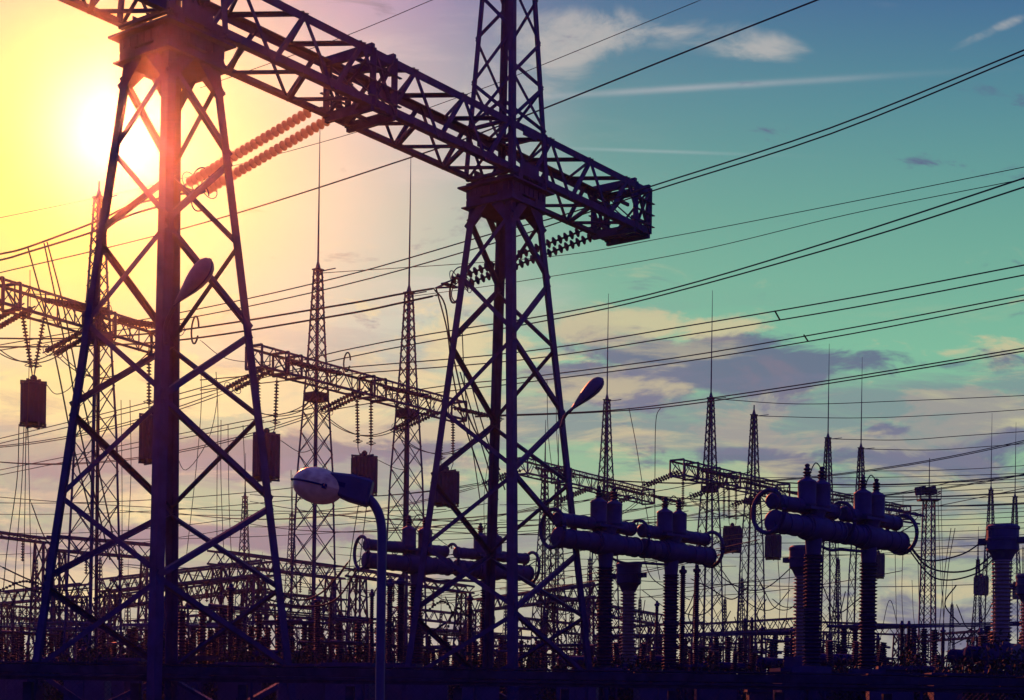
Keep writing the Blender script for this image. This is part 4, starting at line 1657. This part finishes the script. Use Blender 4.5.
for i, (px, Y, h, w) in enumerate(sh):
    shrub(px, Y, h * (1.12 + .05 * (i * 7 % 5)), w, i, i < 3)


# ------------------------------------------------------------------ street lamps
def teardrop(root, tip, neck, wid, thick, updir):
    """cobra head lamp from neck (narrow) to tip (broad)"""
    ax = (tip - neck)
    L = ax.length
    ax.normalize()
    s = ax.cross(updir).normalized()
    u = s.cross(ax).normalized()
    prof = [(0, .10), (.06, .17), (.18, .34), (.32, .56), (.48, .80), (.62, .95), (.75, 1.0), (.86, .92), (.94, .70), (.985, .38), (1.0, .04)]
    for nm, mm, lo, hi, sc in (('housing', LAMPH, 0, math.pi, 1.0), ('lens', LAMPH, math.pi, 2 * math.pi, .8)):
        m = MB()
        n = 14
        o = 0
        for t, r in prof:
            for k in range(n + 1):
                g_ = lo + (hi - lo) * k / n
                m.v.append(neck + ax * (t * L) + s * (math.cos(g_) * r * wid / 2) + u * (math.sin(g_) * r * thick / 2 * sc))
        for i in range(len(prof) - 1):
            for k in range(n):
                m.f.append([i * (n + 1) + k, i * (n + 1) + k + 1, (i + 1) * (n + 1) + k + 1, (i + 1) * (n + 1) + k])
        # close the open rim with a flat cover so that each half is solid
        for i in range(len(prof) - 1):
            m.f.append([i * (n + 1), (i + 1) * (n + 1), (i + 1) * (n + 1) + n, i * (n + 1) + n])
        m.build(nm, mm, root, True)
    m = MB()
    rim = [neck + ax * (t * L) + s * (r * wid / 2 * 1.01) for t, r in prof] + [neck + ax * (t * L) - s * (r * wid / 2 * 1.01) for t, r in prof[::-1]]
    m.tube(rim, .018, 5, closed=True)
    m.build('rim', DARK, root)


# lamp on the nearer tower
nk, tp = P(174, 305, 40.0), P(212, 262, 39.4)
root = thing('leg_lamp', "large teardrop lamp glowing red on the nearer tower's middle leg", 'lamp', nk)
teardrop(root, tp, nk, .85, .5, Vector((-.7, -.65, .45)).normalized())
MB().tube(spline([P(166, 345, 40.8), P(166, 325, 40.6), nk.lerp(tp, .06)], 12), .06, 8).build('arm', STEEL, root)
# lamp on the farther tower
nk, tp = P(570, 411, 54.2), P(603, 379, 53.8)
root = thing('leg_lamp', "large teardrop lamp silhouetted on the farther tower's right leg", 'lamp', nk)
teardrop(root, tp, nk, .80, .5, Vector((-.75, -.45, .65)).normalized())
MB().tube(spline([P(561, 428, 54.8), P(565, 416, 54.6), nk.lerp(tp, .06)], 12), .055, 8).build('arm', STEEL, root)

# the near street lamp
YL = 21.0
root = thing('street_lamp', 'close street lamp with round glass bowl and curved pole below the middle left', 'street lamp', (P(379, 690, YL).x, YL, 0))
pb = P(374, 699, YL); pb.z = 0; pb.x = P(375.5, 660, YL).x
top = P(382, 545, YL); pb.x = top.x
pole = [pb, Vector((pb.x, YL, 1.5)), Vector((pb.x, YL, 3.0)), Vector((pb.x, YL, top.z))] + [P(x, y, YL) for x, y in ((381.6, 528), (379.5, 516), (375, 506), (369, 499), (362, 495))]
MB().tube(spline(pole, 48), .062, 14).build('pole', LAMPH, root, True)
m = MB(); m.lathe((pb.x, YL, 0), (pb.x, YL, 1.2), [(0, .11), (1.1, .11), (1.2, .065)], 14); m.build('pole_base', LAMPH, root, True)
# housing: tapered box from (371,493) to (325,475)
hd = (P(320, 480, YL - .1) - P(369, 492, YL)).normalized()
sx_ = Vector((0, -1, 0))
uu = sx_.cross(hd).normalized()
if uu.z < 0: uu = -uu
m = MB()
secs = [(P(371, 493.5, YL), .13, .155), (P(368, 493, YL), .16, .175), (P(350, 488, YL), .17, .17), (P(332, 483, YL - .05), .15, .13), (P(322, 482, YL - .05), .13, .11)]
o = 0
for c, a, b in secs:
    for ka, kb in ((-1, -1), (-.8, -1.0), (.8, -1.0), (1, -.8), (1, .8), (.75, 1), (-.75, 1), (-1, .8)):
        m.v.append(c + sx_ * (a * ka) + uu * (b * kb))
for i in range(len(secs) - 1):
    for k in range(8):
        m.f.append([i * 8 + k, i * 8 + (k + 1) % 8, (i + 1) * 8 + (k + 1) % 8, (i + 1) * 8 + k])
m.f.append(list(range(8))[::-1]); m.f.append([(len(secs) - 1) * 8 + k for k in range(8)])
m.build('housing', LAMPH, root)
m = MB()
c = P(345.5, 487, YL); 
m.box(c - sx_ * -.172 * 1 , (.18, .006, .03), (hd, sx_, uu))
m.build('hinge_strip', DARK, root)
# bowl: upper reflector hood and lower glass
bc_ = P(318, 486, YL - .05)
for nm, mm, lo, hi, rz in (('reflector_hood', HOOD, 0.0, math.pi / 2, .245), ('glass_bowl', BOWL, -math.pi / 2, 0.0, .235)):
    m = MB()
    n, k2 = 24, 9
    tl = Vector((hd.x, 0, hd.z))
    for i in range(k2 + 1):
        e = lo + (hi - lo) * i / k2
        rr = math.cos(e)
        for k in range(n):
            a = 2 * math.pi * k / n
            m.v.append(bc_ + (tl * (math.cos(a) * rr * .345) + sx_ * (math.sin(a) * rr * .27) + uu * (math.sin(e) * rz)))
    for i in range(k2):
        for k in range(n):
            m.f.append([i * n + k, i * n + (k + 1) % n, (i + 1) * n + (k + 1) % n, (i + 1) * n + k])
    m.build(nm, mm, root, True)
m = MB()
pts = []
for k in range(28):
    a = 2 * math.pi * k / 28
    pts.append(bc_ + hd * (math.cos(a) * .352) + sx_ * (math.sin(a) * .278))
m.tube(pts, .013, 6, closed=True)
m.box(bc_ + hd * -.12 + sx_ * .28 - uu * .01, (.03, .015, .03), (hd, sx_, uu))
m.build('rim', DARK, root)

finish_labels()

# ------------------------------------------------------------------ haze
hz = MB()
hz.box((0, 340, 31), (430, 390, 32))
ho = hz.build('haze', mat('haze_air', (.5, .5, .5)))
hm = ho.data.materials[0]
nt = hm.node_tree
for n in list(nt.nodes):
    nt.nodes.remove(n)
pv = nt.nodes.new('ShaderNodeVolumePrincipled')
pv.inputs['Color'].default_value = (.88, .84, 1.0, 1)
pv.inputs['Density'].default_value = HAZE_DENSITY
pv.inputs['Anisotropy'].default_value = HAZE_G
out = nt.nodes.new('ShaderNodeOutputMaterial')
nt.links.new(pv.outputs[0], out.inputs['Volume'])
tag(ho, kind='stuff')
ho.visible_shadow = True
print('objects', len(bpy.data.objects))
